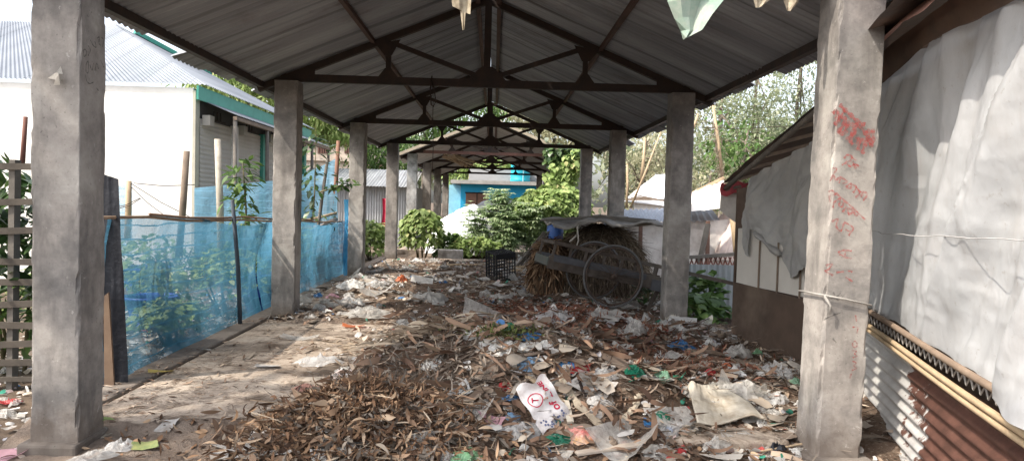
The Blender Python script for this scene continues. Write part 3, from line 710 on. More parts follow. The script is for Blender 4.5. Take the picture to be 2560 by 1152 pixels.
cloth_sheet('net', lambda s, t: net_pt(.43 + s * .57, t), 90, 40, m_netd, nf, .035, 4, 4)
mb = MB(); pts = [(XN + .02, 5.7 + i * .82, 1.36 - .03 * (i * .82) + .012 * math.sin(i * 1.9) + random.uniform(-.008, .008)) for i in range(12)]
mb.tube(pts, .015, 6); mb.build('rail', mat_simple('reddish_thin_bamboo', (.40, .29, .2), (.28, .19, .13), 6), nf, True)
mb = MB(); mb.tube([(p[0] + random.uniform(-.02, .03), p[1], p[2] + .025 + random.uniform(-.012, .012)) for p in pts[1:9]], .013, 5); mb.build('rail', mat_simple('thin_dark_twig_rail', (.30, .19, .13), (.2, .13, .09), 5), nf, True)
mb = MB(); a = at_x(581, 500, XN + .05); b_ = at_x(601, 828, XN + .05); mb.tube([a, (a + b_) / 2 + np.array([0.01, 0.02, 0]), b_], [.022, .026, .026], 7); mb.build('pole', mat_simple('blue_grey_pole', (.08, .1, .12), (.05, .06, .08), 8), nf, True)
# gathered net tail near the third column
def tail(s, t):
    y = 14.6 + s * .55; return np.stack([XN + .12 + .10 * np.sin(s * 9 + t * 4) + .06 * t, y + .1 * np.sin(t * 7), 1.55 * (1 - t) + .0 * t], -1)
cloth_sheet('net_tail', tail, 30, 30, mat_net('bright_blue_net', (.05, .28, .5), (.6, .95), lines=False), nf, .05, 3, 9)
# black plastic sheet and board at the near end of the net
m_black = mat_simple('black_plastic_sheet', (0.012, 0.014, 0.02), (0.03, 0.032, 0.04), 5, 0.45, 0.5, 14, dist=.02)
a, b_, c_, d_ = [np.array(at(*p, 5.95)) for p in ((222, 425), (297, 448), (320, 975), (222, 985))]
tag(cloth_sheet('plastic_sheet', bil(a, b_, c_, d_), 14, 40, m_black, None, .03, 3, 2), 'black plastic sheet hanging between front column and blue net', 'plastic sheet')
mb = MB(); p0, p1, p2, p3 = [tuple(at(*p, 5.88)) for p in ((262, 740), (274, 730), (288, 962), (264, 968))]
mb.quad(p0, p1, p2, p3); o = mb.build('board', mat_simple('brown_board', (.22, .15, .1), (.15, .1, .07), 6)); so_ = o.modifiers.new('thick', 'SOLIDIFY'); so_.thickness = .02
tag(o, 'narrow brown board leaning against the black plastic sheet', 'board')
# stakes and the second pale net behind
for (u0, v0, u1, v1, Y, r, lab, mt) in ((322, 452, 318, 600, 11, .045, 'bamboo stake carrying the pale blue net corner, left of the white wall corner', m_bamboo), (467, 378, 447, 640, 10.5, .05, 'pale peeled stake leaning in front of the white wall', m_wood),
                                    (544, 348, 553, 640, 11, .055, 'thick whitish stake in front of the shutters', mat_simple('whitish_bamboo', (.55, .5, .42), (.36, .32, .26), 9, .8)),
                                    (846, 352, 832, 560, 15.2, .045, 'reddish tall stake of the far blue net, beside the third column', mat_simple('red_brown_stake', (.3, .16, .11), (.2, .11, .08), 6)), (819, 396, 775, 700, 14.8, .035, 'dark thin stake leaning left across the far blue net', m_greywood)):
    mb = MB(); mb.tube([at(u0, v0, Y), at((u0 + u1) / 2 + 1, (v0 + v1) / 2, Y), at(u1, v1, Y)], [r * .9, r, r * 1.05], 8)
    tag(mb.build('stake', mt, None, True), lab, 'stake')
pn = thing('net_fence', 'pale blue net fence strung between stakes before the white building', 'fence', (0, 0, 0))
A = [at(300, 462, 11), at(322, 452, 11), at(460, 478, 11)]; 
cloth_sheet('net', bil(at(294, 466, 11), at(330, 456, 11), at(330, 640, 11), at(294, 640, 11)), 12, 20, m_net2, pn, .02, 3, 5)
cloth_sheet('net', bil(at(486, 470, 11.6), at(700, 450, 11.6), at(700, 640, 11.6), at(486, 640, 11.6)), 30, 20, m_net2, pn, .03, 4, 6)
pf = thing('net_fence', 'pale blue net screen rising to a peak behind the second column', 'fence', (0, 0, 0))
cloth_sheet('net', bil(at(700, 466, 15.6), at(838, 396, 15.2), at(850, 640, 15.0), at(700, 640, 15.6)), 30, 30, m_net2, pf, .05, 4, 7)
mb = MB(); mb.tube([at(745, 555, 15), at(800, 543, 15), at(842, 532, 15.1)], .03, 6); mb.build('rail', m_bamboo, pf, True)
mb = MB(); mb.tube([at(735, 572, 14.9), at(800, 566, 14.9), at(832, 550, 14.9), at(842, 548, 15)], .035, 6); mb.build('rail', mat_simple('grey_bent_rail', (.4, .33, .3), (.3, .25, .22), 5), pf, True)
# threads from the net corner
mb = MB()
for (p, q) in (((322, 455), (480, 545)), ((322, 462), (420, 545)), ((335, 458), (486, 462)), ((300, 520), (352, 496)), ((280, 520), (350, 495))):
    mb.tube([at(*p, 11), at((p[0] + q[0]) / 2, (p[1] + q[1]) / 2 + 5, 10.9), at(*q, 10.8)], .006, 4)
tag(mb.build('net_threads', m_steel), 'loose dark threads hanging from the pale net corner', 'threads')

# garden behind the net
GB = [((-4.3, 9.4, .25), (.7, .6, .45)), ((-3.7, 10.6, .35), (.55, .6, .5)), ((-4.9, 10.8, .4), (.8, .6, .55)), ((-4.0, 12.0, .5), (.7, .6, .6)), ((-3.6, 8.4, .1), (.35, .5, .28)), ((-3.7, 13.4, .5), (.6, .7, .7)), ((-5.3, 9.3, .2), (.7, .5, .5))]
GL = ['low leafy vegetable bed behind the blue net, under the tall sapling', 'leafy vegetable clump behind the blue net, just left of second column', 'leafy vegetable clump behind the net, in front of the thick whitish stake', 'leafy vegetable clump behind the net, between second and third columns',
      'smallest leafy clump close behind the net pole', 'tall leafy clump behind the net, nearest the third column', 'leafy vegetable clump behind the net, farthest left near the black sheet']
for i, (c, r) in enumerate(GB):
    bush('garden_plant', GL[i], 'plant', c, r, 420, .11, m_lf_light if i != 3 else m_lf_mid, 'heart', (-.9, .3), 6, 20 + i, 'vegetable plants behind the blue net', zmin=-.22)
m_tub = mat_simple('blue_plastic_tub', (0.02, 0.06, 0.35), (0.03, 0.08, 0.42), 4, 0.4, 0.1)
for (u, v, Y, r, lab) in ((365, 672, 10.4, .34, 'blue plastic tub in the garden, leftmost upper one'), (380, 745, 8.6, .3, 'blue plastic tub in the garden, nearest the black sheet'), (640, 690, 11.0, .3, 'blue plastic tub in the garden, right of the net pole'), (655, 734, 11.2, .3, 'lowest blue tub in the garden, beside the second column')):
    p = at(u, v, Y); mb = MB(); n = 20; prof = [(0.72, 0), (0.95, .3), (1.06, .3), (1.06, .33), (.95, .33), (.9, .3), (.68, .03)]
    V = []; F = []
    for (rr, z) in prof:
        for k in range(n): V.append((p[0] + r * rr * math.cos(6.2832 * k / n), p[1] + r * rr * math.sin(6.2832 * k / n), p[2] - .3 + z))
    for i in range(len(prof) - 1):
        for k in range(n): F.append((i * n + k, i * n + (k + 1) % n, (i + 1) * n + (k + 1) % n, (i + 1) * n + k))
    F.append(tuple(range(n))); mb.add(V, F); tag(mb.build('tub', m_tub, None, True), lab, 'tub', 'blue tubs in the garden')
# saplings
def sapling(label, base, top, n, size, mat, spread=.22, ratio=.3, group=None, pitch=(-.9, .5)):
    base = np.array(base, float); top = np.array(top, float); t = thing('sapling', label, 'sapling', tuple(base), group=group); tp = top - base
    mb = MB(); mb.tube([(0, 0, 0), tp * .5 + np.array([.03, 0, 0]), tp], [.018, .014, .006], 6); mb.build('stem', m_stem, t, True)
    f = RNG.uniform(.3, 1.02, n); P = tp * f[:, None] + RNG.normal(0, .03, (n, 3)); L = size * rnd(n, .7, 1.25); az = rnd(n, 0, 6.28)
    off = spread * RNG.uniform(.0, 1, n); P[:, 0] += np.cos(az) * off; P[:, 1] += np.sin(az) * off
    g = leaf_geo(P, az, rnd(n, *pitch), L, L * ratio, rnd(n, -.9, 0), rnd(n, -.5, .5), 'leaf'); mesh_np('foliage', g[0], g[1], mat, t); return t
sapling('leafy sapling standing in front of the shutters, right of the thick whitish stake', at(612, 640, 9.8), at(607, 405, 9.8), 150, .16, m_lf_mid, .2, .38)
sapling('thin sapling behind the net, left of its pole', at(415, 760, 8.4), at(412, 620, 8.4), 60, .07, m_lf_light, .1, .5)
sapling('dark leafed sapling rising right of the second column', at(775, 640, 14.2), at(790, 335, 14.4), 130, .17, m_lf_dark, .38, .45)
sapling('dark leafed twig reaching toward the third column', at(800, 480, 13.6), at(872, 455, 13.4), 50, .16, m_lf_dark, .12, .45)
# ------------------------------------------------------------------ middle distance, inside the view down the shed
bush('vine_bush', 'rounded bush of heart shaped leaves beside the fourth left column', 'bush', (-1.93, 20.9, .55), (.62, .5, .82), 1100, .155, m_lf_light, 'heart', (-1.4, -.3), 7, 31, zmin=-.1, lump=.22, squash=.12)
bush('bush', 'low leafy weeds between the third and fourth left columns', 'bush', (-3.4, 21.2, .25), (.6, .7, .75), 600, .16, m_lf_light, 'heart', (-1.2, .2), 6, 32, zmin=-.2)
bush('bush', 'low light green weeds left of the black crate', 'bush', (-.38, 20.9, .14), (.8, .3, .46), 600, .13, m_lf_light, 'heart', (-1.1, .3), 6, 33, zmin=-.1)
bush('bush', 'dark green weeds in front of the white tarp heap', 'bush', (-1.1, 21.3, .2), (.5, .35, .5), 420, .16, m_lf_mid, 'heart', (-1.1, .3), 5, 34, zmin=-.1)
def cassava(label, base, h, n, spread, seed=0):
    base = np.array(base, float); t = thing('cassava_plant', label, 'plant', tuple(base), group='cassava plants behind the crate')
    mb = MB(); P = []
    for k in range(5):
        a = random.uniform(0, 6.28); tip = np.array([math.cos(a) * spread * random.uniform(.2, 1), math.sin(a) * spread * random.uniform(.2, .8), h * random.uniform(.75, 1.0)])
        mb.tube([(0, 0, 0), tip * .5 + np.array([0, 0, .1]), tip], [.022, .016, .008], 5)
        for j in range(n // 4):
            f = random.uniform(.15, 1.02); aa = random.uniform(0, 6.28); rr = random.uniform(.1, .34)
            P.append(tip * f + np.array([math.cos(aa) * rr, math.sin(aa) * rr, random.uniform(-.02, .16) + .1]))
    mb.build('stem', m_stem, t, True)
    P = np.array(P); m = len(P); az0 = rnd(m, 0, 6.28); k = 7
    az = (az0[:, None] + (np.arange(k) - 3)[None] * .62 + RNG.normal(0, .06, (m, k))).ravel(); PP = np.repeat(P, k, 0)
    L = np.repeat(rnd(m, .16, .26), k) * np.tile([.65, .85, 1, 1.1, 1, .85, .65], m)
    g = leaf_geo(PP, az, np.repeat(rnd(m, -.3, .4), k) , L, L * .26, rnd(m * k, -1.0, -.4), rnd(m * k, -.2, .2), 'leaf'); mesh_np('foliage', g[0], g[1], m_lf_cass, t); return t
for (u, Y, h, n, sp, lab) in ((1262, 21.5, 1.95, 360, .55, 'tallest cassava plant with drooping fingered leaves in front of the blue house door'), (1335, 21.3, 1.55, 340, .5, 'cassava plant just left of the haystack lid'), (1195, 21.7, 1.4, 230, .42, 'small cassava plant in front of the white tarp heap'),
                           (1285, 21.1, 1.25, 320, .5, 'low cassava plant right behind the black crate')):
    p = at(u, 560, Y); cassava(lab, (p[0], Y, -.05), h, n, sp)
cr = thing('creeper', 'light green creeper covering a mound and climbing the far right column', 'creeper', (2.2, 21.5, -.1))
o0 = np.array([2.2, 21.5, -.1])
def creep(c, r, n, size, mat, seed, zmin=None, lump=.25):
    P, az, d = blob_surface(n, c, r, .14, seed, zmin, lump); L = size * rnd(n, .6, 1.25)
    g = leaf_geo(P - o0, az, rnd(n, -1.4, -.2), L, L * .78, rnd(n, -.8, .2), rnd(n, -.5, .5), 'heart'); mesh_np('foliage', g[0], g[1], mat, cr)
creep((1.8, 21.6, .95), (1.2, .6, 1.2), 3200, .18, m_lf_light, 41, -.1)
creep((2.5, 22.4, 1.0), (.75, .6, 1.15), 1400, .17, m_lf_light, 42, -.1)
creep((1.15, 22.3, 1.1), (.7, .5, .7), 700, .17, m_lf_mid, 43, -.1)
n = 2600; zz = RNG.uniform(.6, 3.35, n); P = np.stack([2.46 + .22 * np.sin(zz * 2.3) + RNG.normal(0, .30, n) * (.55 + .3 * np.sin(zz * 3)), 23.15 + RNG.normal(0, .15, n), zz], 1)
L = .19 * rnd(n, .6, 1.25); g = leaf_geo(P - o0, rnd(n, 3.2, 6.2), rnd(n, -1.4, -.3), L, L * .8, rnd(n, -.8, .2), rnd(n, -.6, .6), 'heart'); mesh_np('foliage', g[0], g[1], m_lf_light, cr)
n = 420; P = np.stack([RNG.uniform(1.7, 3.0, n), 23.2 + RNG.normal(0, .15, n), 3.2 + RNG.normal(0, .16, n)], 1)
L = .17 * rnd(n, .6, 1.25); g = leaf_geo(P - o0, rnd(n, 3.2, 6.2), rnd(n, -1.4, -.3), L, L * .8, rnd(n, -.8, .2), rnd(n, -.6, .6), 'heart'); mesh_np('foliage', g[0], g[1], m_lf_dark, cr)
mb = MB()
for k in range(4): mb.tube([np.array((2.1 + .15 * k, 23.6, 0)) - o0, np.array((2.5, 23.65, 1.6)) - o0, np.array((2.3 + .1 * k, 23.6, 3.2)) - o0], .014, 5)
mb.build('stem', m_stem, cr, True)
# heap covered by a white tarp
m_tarpw = mat_simple('white_plastic_tarp', (.86, .87, .88), (.74, .76, .79), 3, .5, .3, 6, dist=.03)
def lump_mesh(name, c, rx, ry, h, mat, seed, n=48, amp=.18, parent=None, zb=0.0, crease=.5):
    u = np.linspace(-1, 1, n); X, Y = np.meshgrid(u, u); r = np.sqrt(X ** 2 + Y ** 2)
    sq = np.maximum(np.abs(X), np.abs(Y)); f = np.where(r > 0, sq / np.maximum(r, 1e-6), 1); X2, Y2 = X * f, Y * f; r2 = np.sqrt(X2 ** 2 + Y2 ** 2)
    H = np.sqrt(np.clip(1 - r2 ** 2.2, 0, 1)); k = 1 + amp * fbm(X2 * 1.7, Y2 * 1.7, seed=seed) + amp * crease * ridged(X2 * 2.2 + Y2, Y2 * 1.2, seed=seed + 2)
    V = np.stack([c[0] + rx * X2 * (1 + .12 * vnoise(X2 * 2, Y2 * 2, seed=seed + 7)), c[1] + ry * Y2 * (1 + .12 * vnoise(X2 * 2, Y2 * 2, seed=seed + 8)), zb + h * H * k], -1).reshape(-1, 3)
    i = np.arange(n - 1)[:, None] * n + np.arange(n - 1)[None]; F = np.stack([i, i + 1, i + n + 1, i + n], -1).reshape(-1, 4)
    return mesh_np(name, V, F, mat, parent, True)
tag(lump_mesh('tarp_heap', (-.5, 22.9, 0), 1.5, .8, 1.35, m_tarpw, 51, 56, .22, None, -.05, .6), 'heap under a white plastic tarp behind the cassava plants', 'tarp heap')
tag(lump_mesh('tarp', (.35, 22.9, 0), .9, .6, .35, mat_simple('dark_grey_tarp', (.09, .1, .12), (.05, .055, .06), 4, .5, .3), 52, 30, .4, None, 1.28), 'dark grey crumpled tarp on top of the white heap', 'tarp')
for (u0, v0, u1, v1, Y0, Y1, lab) in ((985, 668, 1226, 664, 16.6, 16.8, 'long bamboo pole lying left of the black crate'), (1285, 670, 1372, 666, 16.2, 16.4, 'upper bamboo pole lying right of the black crate'), (1280, 679, 1362, 677, 15.4, 15.5, 'lower bamboo pole lying right of the black crate')):
    mb = MB(); a, b_ = np.array(at(u0, v0, Y0)), np.array(at(u1, v1, Y1)); pts = [a + (b_ - a) * k / 8 + np.array([0, 0, random.uniform(-.012, .012)]) for k in range(9)]
    mb.tube(pts, [.055 + (.008 if k % 2 else 0) for k in range(9)], 8); tag(mb.build('bamboo_pole', m_bamboo, None, True), lab, 'bamboo pole')
mb = MB(); mb.box((-1.4, 20.2, -.3), (-.7, 20.45, .22)); tag(mb.build('concrete_block', m_conc_far, bevel=.02), 'low grey concrete block in the weeds before the white heap', 'block')

# ---- far houses
m_cyan = mat_simple('bright_blue_wall', (.03, .36, .62), (.025, .31, .55), 2, .85, .1)
bh = thing('blue_house', 'bright blue single storey house with grey roof slab and block parapet', 'house', (0, 0, 0)); YH = 52.0
def hx(u): return at(u, 470, YH)[0]
def hz(v): return CAM[2] + (510 - v) * YH / FPX
mb = MB(); mb.box((hx(1152), YH, -.5), (hx(1382), YH + 6, hz(464))); mb.build('wall', m_cyan, bh)
mb = MB(); mb.box((hx(1120), YH + 1.2, -.5), (hx(1152) - .003, YH + 6, hz(466))); mb.build('side_wall', mat_simple('pale_blue_wall', (.3, .6, .72), None, 3, .85, .1), bh)
mb = MB(); mb.box((hx(1128), YH - .9, hz(464) + .003), (hx(1390), YH + 6.3, hz(455))); mb.build('roof_slab', mat_simple('grey_slab', (.42, .41, .39), (.3, .29, .28), 2), bh)
mb = MB(); mb.box((hx(1170), YH + 1.0, hz(455) + .003), (hx(1372), YH + 1.3, hz(425))); mb.build('parapet', mat_simple('grey_block', (.36, .36, .37), (.28, .28, .29), 1.2), bh)
mb = MB(); mb.box((hx(1165), YH - .06, -.3), (hx(1222), YH - .003, hz(486))); d = mb.build('door', mat_simple('brown_door', (.2, .11, .08), (.14, .08, .06), 3), bh)
mb = MB(); mb.box((hx(1163), YH - .09, hz(487)), (hx(1224), YH - .065, hz(484))); mb.box((hx(1192), YH - .09, -.3), (hx(1194), YH - .065, hz(487))); mb.build('frame', m_dark, d)
mb = MB(); n = 24; cx_, cy_ = hx(1300), YH + .2; prof = [(.2, hz(457)), (.72, hz(457)), (.72, hz(448)), (.68, hz(447)), (.72, hz(440)), (.68, hz(432)), (.72, hz(424)), (.68, hz(417)), (.70, hz(412)), (.5, hz(408)), (.25, hz(406)), (.22, hz(402)), (.0, hz(402))]
V = []; F = []
for r_, z in prof:
    for k in range(n): V.append((cx_ + r_ * math.cos(6.2832 * k / n), cy_ + r_ * math.sin(6.2832 * k / n), z))
for i in range(len(prof) - 1):
    for k in range(n): F.append((i * n + k, i * n + (k + 1) % n, (i + 1) * n + (k + 1) % n, (i + 1) * n + k))
mb.add(V, F); tk = mb.build('water_tank', mat_simple('teal_plastic', (.02, .36, .47), (.03, .42, .54), 3, .5, .1), None, True); tag(tk, 'teal ribbed water tank standing on the blue house roof', 'water tank')
mb = MB(); mb.tube([(cx_ + .18, YH - .62, hz(456)), (cx_ + .2, YH - .6, hz(425))], .05, 6); mb.build('pipe', mat_simple('pale_blue_pipe', (.3, .6, .7), None, 3), tk)

ts = thing('tin_shed', 'old grey corrugated tin shed seen between the left columns', 'shed', (0, 0, 0))
m_tin = mat_zinc('weathered_grey_tin', (.42, .43, .44), (.24, .25, .26), rust=(.16, .13, .11), ramt=.4, axis=0)
def tin_wall(name, a, b, z0, z1, mat, parent, pitch=.1, amp=.015):
    a = np.array(a, float); b = np.array(b, float); L = np.linalg.norm(b - a); n = int(L / pitch * 6); u = np.linspace(0, 1, n); nn = np.array([-(b - a)[1], (b - a)[0]]) / L
    xy = a + (b - a) * u[:, None] + nn * (amp * np.sin(2 * np.pi * u * L / pitch))[:, None]
    V = np.concatenate([np.column_stack([xy, np.full(n, z)]) for z in np.linspace(z0, z1, 3)]); i = np.arange(2)[:, None] * n + np.arange(n - 1)[None]
    return mesh_np(name, V, np.stack([i, i + 1, i + n + 1, i + n], -1).reshape(-1, 4), mat, parent, True)
tin_wall('wall', (-7.5, 28), (-3.05, 28), -.3, 2.1, m_tin, ts); tin_wall('wall', (-3.05, 28), (-3.0, 33), -.3, 2.1, m_tin, ts)
corr_poly('roof', (-7.6, 27.6, 2.08), (-2.9, 27.6, 2.08), (-2.9, 30.6, 2.85), (-7.6, 30.6, 2.85), m_tin, ts, .12, .015)
mb = MB(); p = at(966, 520, 23.3)
V = []; F = []
def clothes(s, t): return np.stack([p[0] - .14 + s * .3 + .03 * np.sin(t * 5), 23.3 + .05 * np.sin(s * 9), 1.62 - 1.1 * t], -1)
tag(cloth_sheet('hung_clothing', clothes, 8, 14, mat_simple('red_cloth', (.5, .03, .07), (.36, .02, .05), 3), None, .04, 3, 77), 'red cloth hanging beside the fourth left column', 'clothing')
m_pale = mat_simple('pale_pinkish_plaster', (.62, .55, .48), (.5, .42, .36), 1.3, .9, .3, dirt=(.32, .27, .23), dscale=.8)
ph = thing('old_house', 'pale plastered two storey house with barred windows behind the left columns', 'house', (0, 0, 0)); YP = 36.0
def pp(u, v, d=0): q = at(u, v, YP); return (q[0], YP + d, q[2])
x0, x1 = pp(700, 400)[0], pp(915, 400)[0]
mb = MB(); mb.box((x0, YP, -.4), (x1, YP + 7, pp(800, 322)[2])); mb.build('wall', m_pale, ph)
mb = MB(); mb.box((x0 - .3, YP - .4, pp(800, 322)[2] + .003), (x1 + .3, YP + 7.2, pp(800, 314)[2])); mb.build('roof_slab', mat_simple('old_slab', (.3, .28, .26), (.2, .18, .17), 2), ph)
mb = MB(); mb.box((x0 - .05, YP - .12, pp(800, 402)[2]), (x1 + .05, YP - .003, pp(800, 392)[2])); mb.build('ledge', m_pale, ph)
for (ua, ub) in ((795, 820), (862, 885), (740, 765)):
    a, b_ = pp(ua, 346), pp(ub, 384); mb = MB(); mb.box((a[0], YP - .02, b_[2]), (b_[0], YP - .003, a[2])); wn_ = mb.build('window', m_dark, ph)
    mb = MB()
    for k in range(6): xx = a[0] + (b_[0] - a[0]) * (k + .5) / 6; mb.bar((xx, YP - .04, b_[2]), (xx, YP - .04, a[2]), .035)
    mb.build('bars', mat_simple('reddish_bars', (.25, .14, .12), None, 4), wn_)
bal = thing('balcony_railing', 'pale lattice balcony railing with brick base beyond the third and fourth columns', 'railing', (0, 0, 0))
a, b_ = pp(918, 386), pp(990, 414); mb = MB()
mb.bar((a[0], YP, a[2]), (b_[0], YP, a[2]), .05); mb.bar((a[0], YP, b_[2]), (b_[0], YP, b_[2]), .05); mb.bar((a[0], YP, (a[2] + b_[2]) / 2), (b_[0], YP, (a[2] + b_[2]) / 2), .03)
for k in range(16): xx = a[0] + (b_[0] - a[0]) * k / 15; mb.bar((xx, YP + .01, b_[2]), (xx, YP + .01, a[2]), .03)
mb.build('grille', m_pale, bal)
mb = MB(); mb.box((a[0], YP - .1, -.4), (b_[0], YP + .4, b_[2] - .03)); mb.build('brick_base', mat_simple('brick_pinkish', (.4, .24, .19), (.3, .18, .15), 3), bal)

# ------------------------------------------------------------------ trees
def P3(u, v, Y): return np.array(at(u, v, Y))
tree('mango_tree', 'mango tree with drooping leaves hanging before the pale house', (-11, 31, -.3), (-10, 31, 4.5), [(P3(800, 285, 31), (2.4, 1.5, .9), .5), (P3(690, 250, 31), (2.6, 1.5, 1.0), .3), (P3(850, 325, 31), (1.0, .8, .5), .2)], 5200, .3, m_lf_light, .22, pitch=(-1.5, -.3), clump=.3)
tree('mango_tree', 'dense tree crown behind the white shop roof', (-14, 29, -.3), (-13.5, 29, 4), [(P3(600, 215, 29), (2.4, 1.5, .75), 1)], 2200, .3, m_lf_light, .2, pitch=(-1.5, -.2), clump=.35)
tree('tree', 'leafy tree behind the balcony railing and tin shed', (-6.5, 33.5, -.3), (-6.3, 33.5, 3), [(P3(950, 400, 33.5), (1.6, 1, .9), .6), (P3(955, 340, 34), (1.5, 1, .6), .4)], 2200, .28, m_lf_mid, .14, pitch=(-1.4, 0))
tree('tree', 'leafy tree showing over the far shed roof, left of its apex', (-4.5, 47, -.3), (-4.4, 47, 6), [(P3(1060, 320, 46), (2.6, 1.5, 1.6), .6), (P3(1180, 285, 46), (2.4, 1.5, 1.2), .4)], 3400, .34, m_lf_mid, .2, pitch=(-1.4, 0))
tree('tree', 'sunlit tree showing over the far shed roof, right of its apex', (4.2, 48, -.3), (4.1, 48, 6), [(P3(1330, 300, 48), (3.0, 1.5, 1.5), .55), (P3(1430, 340, 46), (2.6, 1.5, 1.3), .45)], 3600, .34, m_lf_haz2, .2, pitch=(-1.4, 0))
tree('tree', 'bright leafed tree hanging at the left end of the blue house', (-4.4, 58, -.3), (-4.2, 58, 4), [(P3(1135, 420, 58), (2.2, 1, 1.6), .7), (P3(1210, 415, 60), (2, 1, .8), .3)], 2400, .36, m_lf_light, .16, pitch=(-1.5, 0))
# right hand grove: feathery pale trees and bamboo
GR = [(1605, 380, 34, 2.0, 2.6, m_lf_haz2, 'yellowish bamboo clump behind the white peaked tent, left of the second right column'), (1700, 330, 40, 3.2, 4.4, m_lf_haz2, 'yellowish bamboo clump hidden partly by the second right column'), (1790, 330, 37, 2.6, 3.6, m_lf_hazy, 'feathery pale tree behind the bare leaning bamboo pole'),
      (1880, 270, 38, 2.4, 4.6, m_lf_hazy, 'tall feathery pale tree in the middle of the right grove'), (1990, 230, 40, 2.6, 5.2, m_lf_hazy, 'tallest feathery tree, close left of the red lettered column'), (1850, 385, 30, 2.2, 1.7, m_lf_mid, 'darker green tree low in the right grove, above the shack roof corner'),
      (1760, 470, 30, 2.0, 1.2, m_lf_haz2, 'low yellowish shrubs behind the pale tarp roofs'), (2210, 120, 38, 2.6, 5.5, m_lf_hazy, 'feathery tree glimpsed right of the red lettered column'), (1960, 420, 44, 4.5, 4.0, m_lf_hazy, 'hazy pale trees filling the back of the right grove')]
for i, (u, v, Y, rx, rz, mt, lab) in enumerate(GR):
    c = P3(u, v, Y); tree('tree', lab, (c[0], Y, -.3), (c[0] + .3, Y, c[2] + rz * .6), [(c, (rx, 1.6, rz), .7), (c + np.array([.4, .5, -rz * .4]), (rx * .9, 1.4, rz * .7), .3)], int(2300 * rx * rz / 6), .19 if mt is not m_lf_mid else .22, mt, .13, pitch=(-1.3, .5), ratio=.5, clump=.42, limbs=9)
for i, (x, y) in enumerate([(-46, 75), (-33, 82), (-22, 76), (-10, 84), (2, 80), (14, 84), (26, 70), (38, 76), (50, 70), (62, 80), (-60, 80)]):
    tree('tree', 'tree in the hazy row beyond the houses', (x, y, -.3), (x, y, 8), [((x, y, 6.5), (6.5, 3, 5.0), 1)], 1500, .95, m_lf_hazy if i % 2 else m_lf_mid, .3, pitch=(-1.4, .2), clump=1.0, ratio=.45, group='trees in the row beyond the houses')
# shade tree standing left of the photographer
tree('tree', 'broad shade tree standing left of the shed front', (-7.6, 1.2, -.2), (-6.9, 1.4, 8), [((-5.6, 2.2, 8.6), (3.4, 2.6, 2.0), .5), ((-8.4, 2.2, 9.2), (2.0, 2.0, 1.8), .15), ((-6.8, -1.4, 9.4), (3.2, 2.2, 2.0), .35)], 1300, .34, m_lf_mid, .28, pitch=(-1.2, .3), clump=.42, ratio=.45)
# bare poles and bamboo stems in the grove
for (u0, v0, u1, v1, Y, r, lab) in ((1782, 262, 1806, 444, 24, .06, 'bare leaning bamboo pole with dry vine above the pale tarp roof'), (1612, 345, 1603, 452, 24, .06, 'pale upright pole behind the white peaked tent'), (1652, 330, 1576, 520, 20, .035, 'thin bamboo leaning diagonally across the white peaked tent'),
                                 (1745, 285, 1728, 330, 24, .05, 'short bent branch beside the second right column'), (1568, 410, 1566, 520, 21, .04, 'reddish thin pole right of the third right column')):
    mb = MB(); mb.tube([at(u0, v0, Y), at((u0 + u1) / 2 + 2, (v0 + v1) / 2, Y), at(u1, v1, Y)], [r * .7, r * .9, r], 7); tag(mb.build('pole', m_bamboo, None, True), lab, 'pole')
mb = MB()
for k in range(60):
    f = random.random(); u = 1782 + 24 * f + random.gauss(0, 5); v = 300 + 140 * f
    a = P3(u, v, 24 + random.uniform(-.1, .1)); mb.bar(a, a + np.array([random.gauss(0, .1), 0, -random.uniform(.15, .5)]), .012)
tag(mb.build('dry_vine', m_wood), 'tangle of dry vine hanging on the leaning bamboo pole', 'vine')
mb = MB(); mb.tube([at(1728, 318, 26), at(1850, 322, 26), at(2040, 312, 26)], .012, 4); tag(mb.build('wire', m_steel), 'thin overhead wire crossing the right grove', 'wire')
mb = MB(); mb.tube([at(1570, 548 - 130, 22), at(1700, 420, 22)], .006, 4)

# ------------------------------------------------------------------ right: far shanties
m_tarpp = mat_simple('pale_pink_tarp', (.84, .74, .70), (.72, .60, .56), 2.5, .7, .4, 8, dirt=(.45, .36, .32), dscale=1.6, dist=.02)
m_tarpg = mat_simple('dusty_white_tarp', (.82, .79, .75), (.68, .64, .6), 2.5, .7, .4, 8, dirt=(.38, .34, .3), dscale=1.6, dist=.02)
m_striped = mat_zinc('bluish_sheet_roof', (.42, .45, .52), (.25, .28, .34), ramt=.2, axis=0)
tent = thing('tarp_shelter', 'white peaked tarp shelter behind the third right column', 'shelter', (0, 0, 0))
cloth_sheet('roof', bil(at(1640, 434, 23.5), at(1720, 446, 23), at(1740, 522, 22), at(1556, 504, 22)), 20, 14, m_tarpw, tent, .05, 2, 61)
cloth_sheet('wall', bil(at(1585, 492, 22.1), at(1740, 505, 22.1), at(1740, 610, 22.1), at(1585, 610, 22.1)), 20, 10, m_tarpg, tent, .08, 3, 62)
mb = MB()
for k in range(5): mb.bar(at(1560 + k * 8, 500 - k * 3, 22), at(1745, 498 + k * 5, 21.8), .035)
mb.build('rafter', m_wood, tent)
sh = thing('shanty', 'low shanty with bluish striped sheet roof and dusty white walls behind the haystack', 'shanty', (0, 0, 0))
a, b_, c_, d_ = at(1500, 560, 14.6), at(1800, 552, 15.0), at(1775, 518, 17.5), at(1560, 524, 17.5)
corr_poly('roof', a, b_, c_, d_, m_striped, sh, .16, .02)
cloth_sheet('wall', bil(at(1500, 560, 15), at(1860, 548, 15), at(1850, 700, 15), at(1500, 720, 15)), 50, 24, m_tarpg, sh, .07, 4, 63)
for u in (1602, 1700, 1770): mb = MB(); mb.bar(at(u, 552, 14.8), at(u - 3, 720, 14.8), .07); mb.build('post', mat_simple('red_brown_post', (.22, .13, .1), (.15, .09, .07), 5), sh)
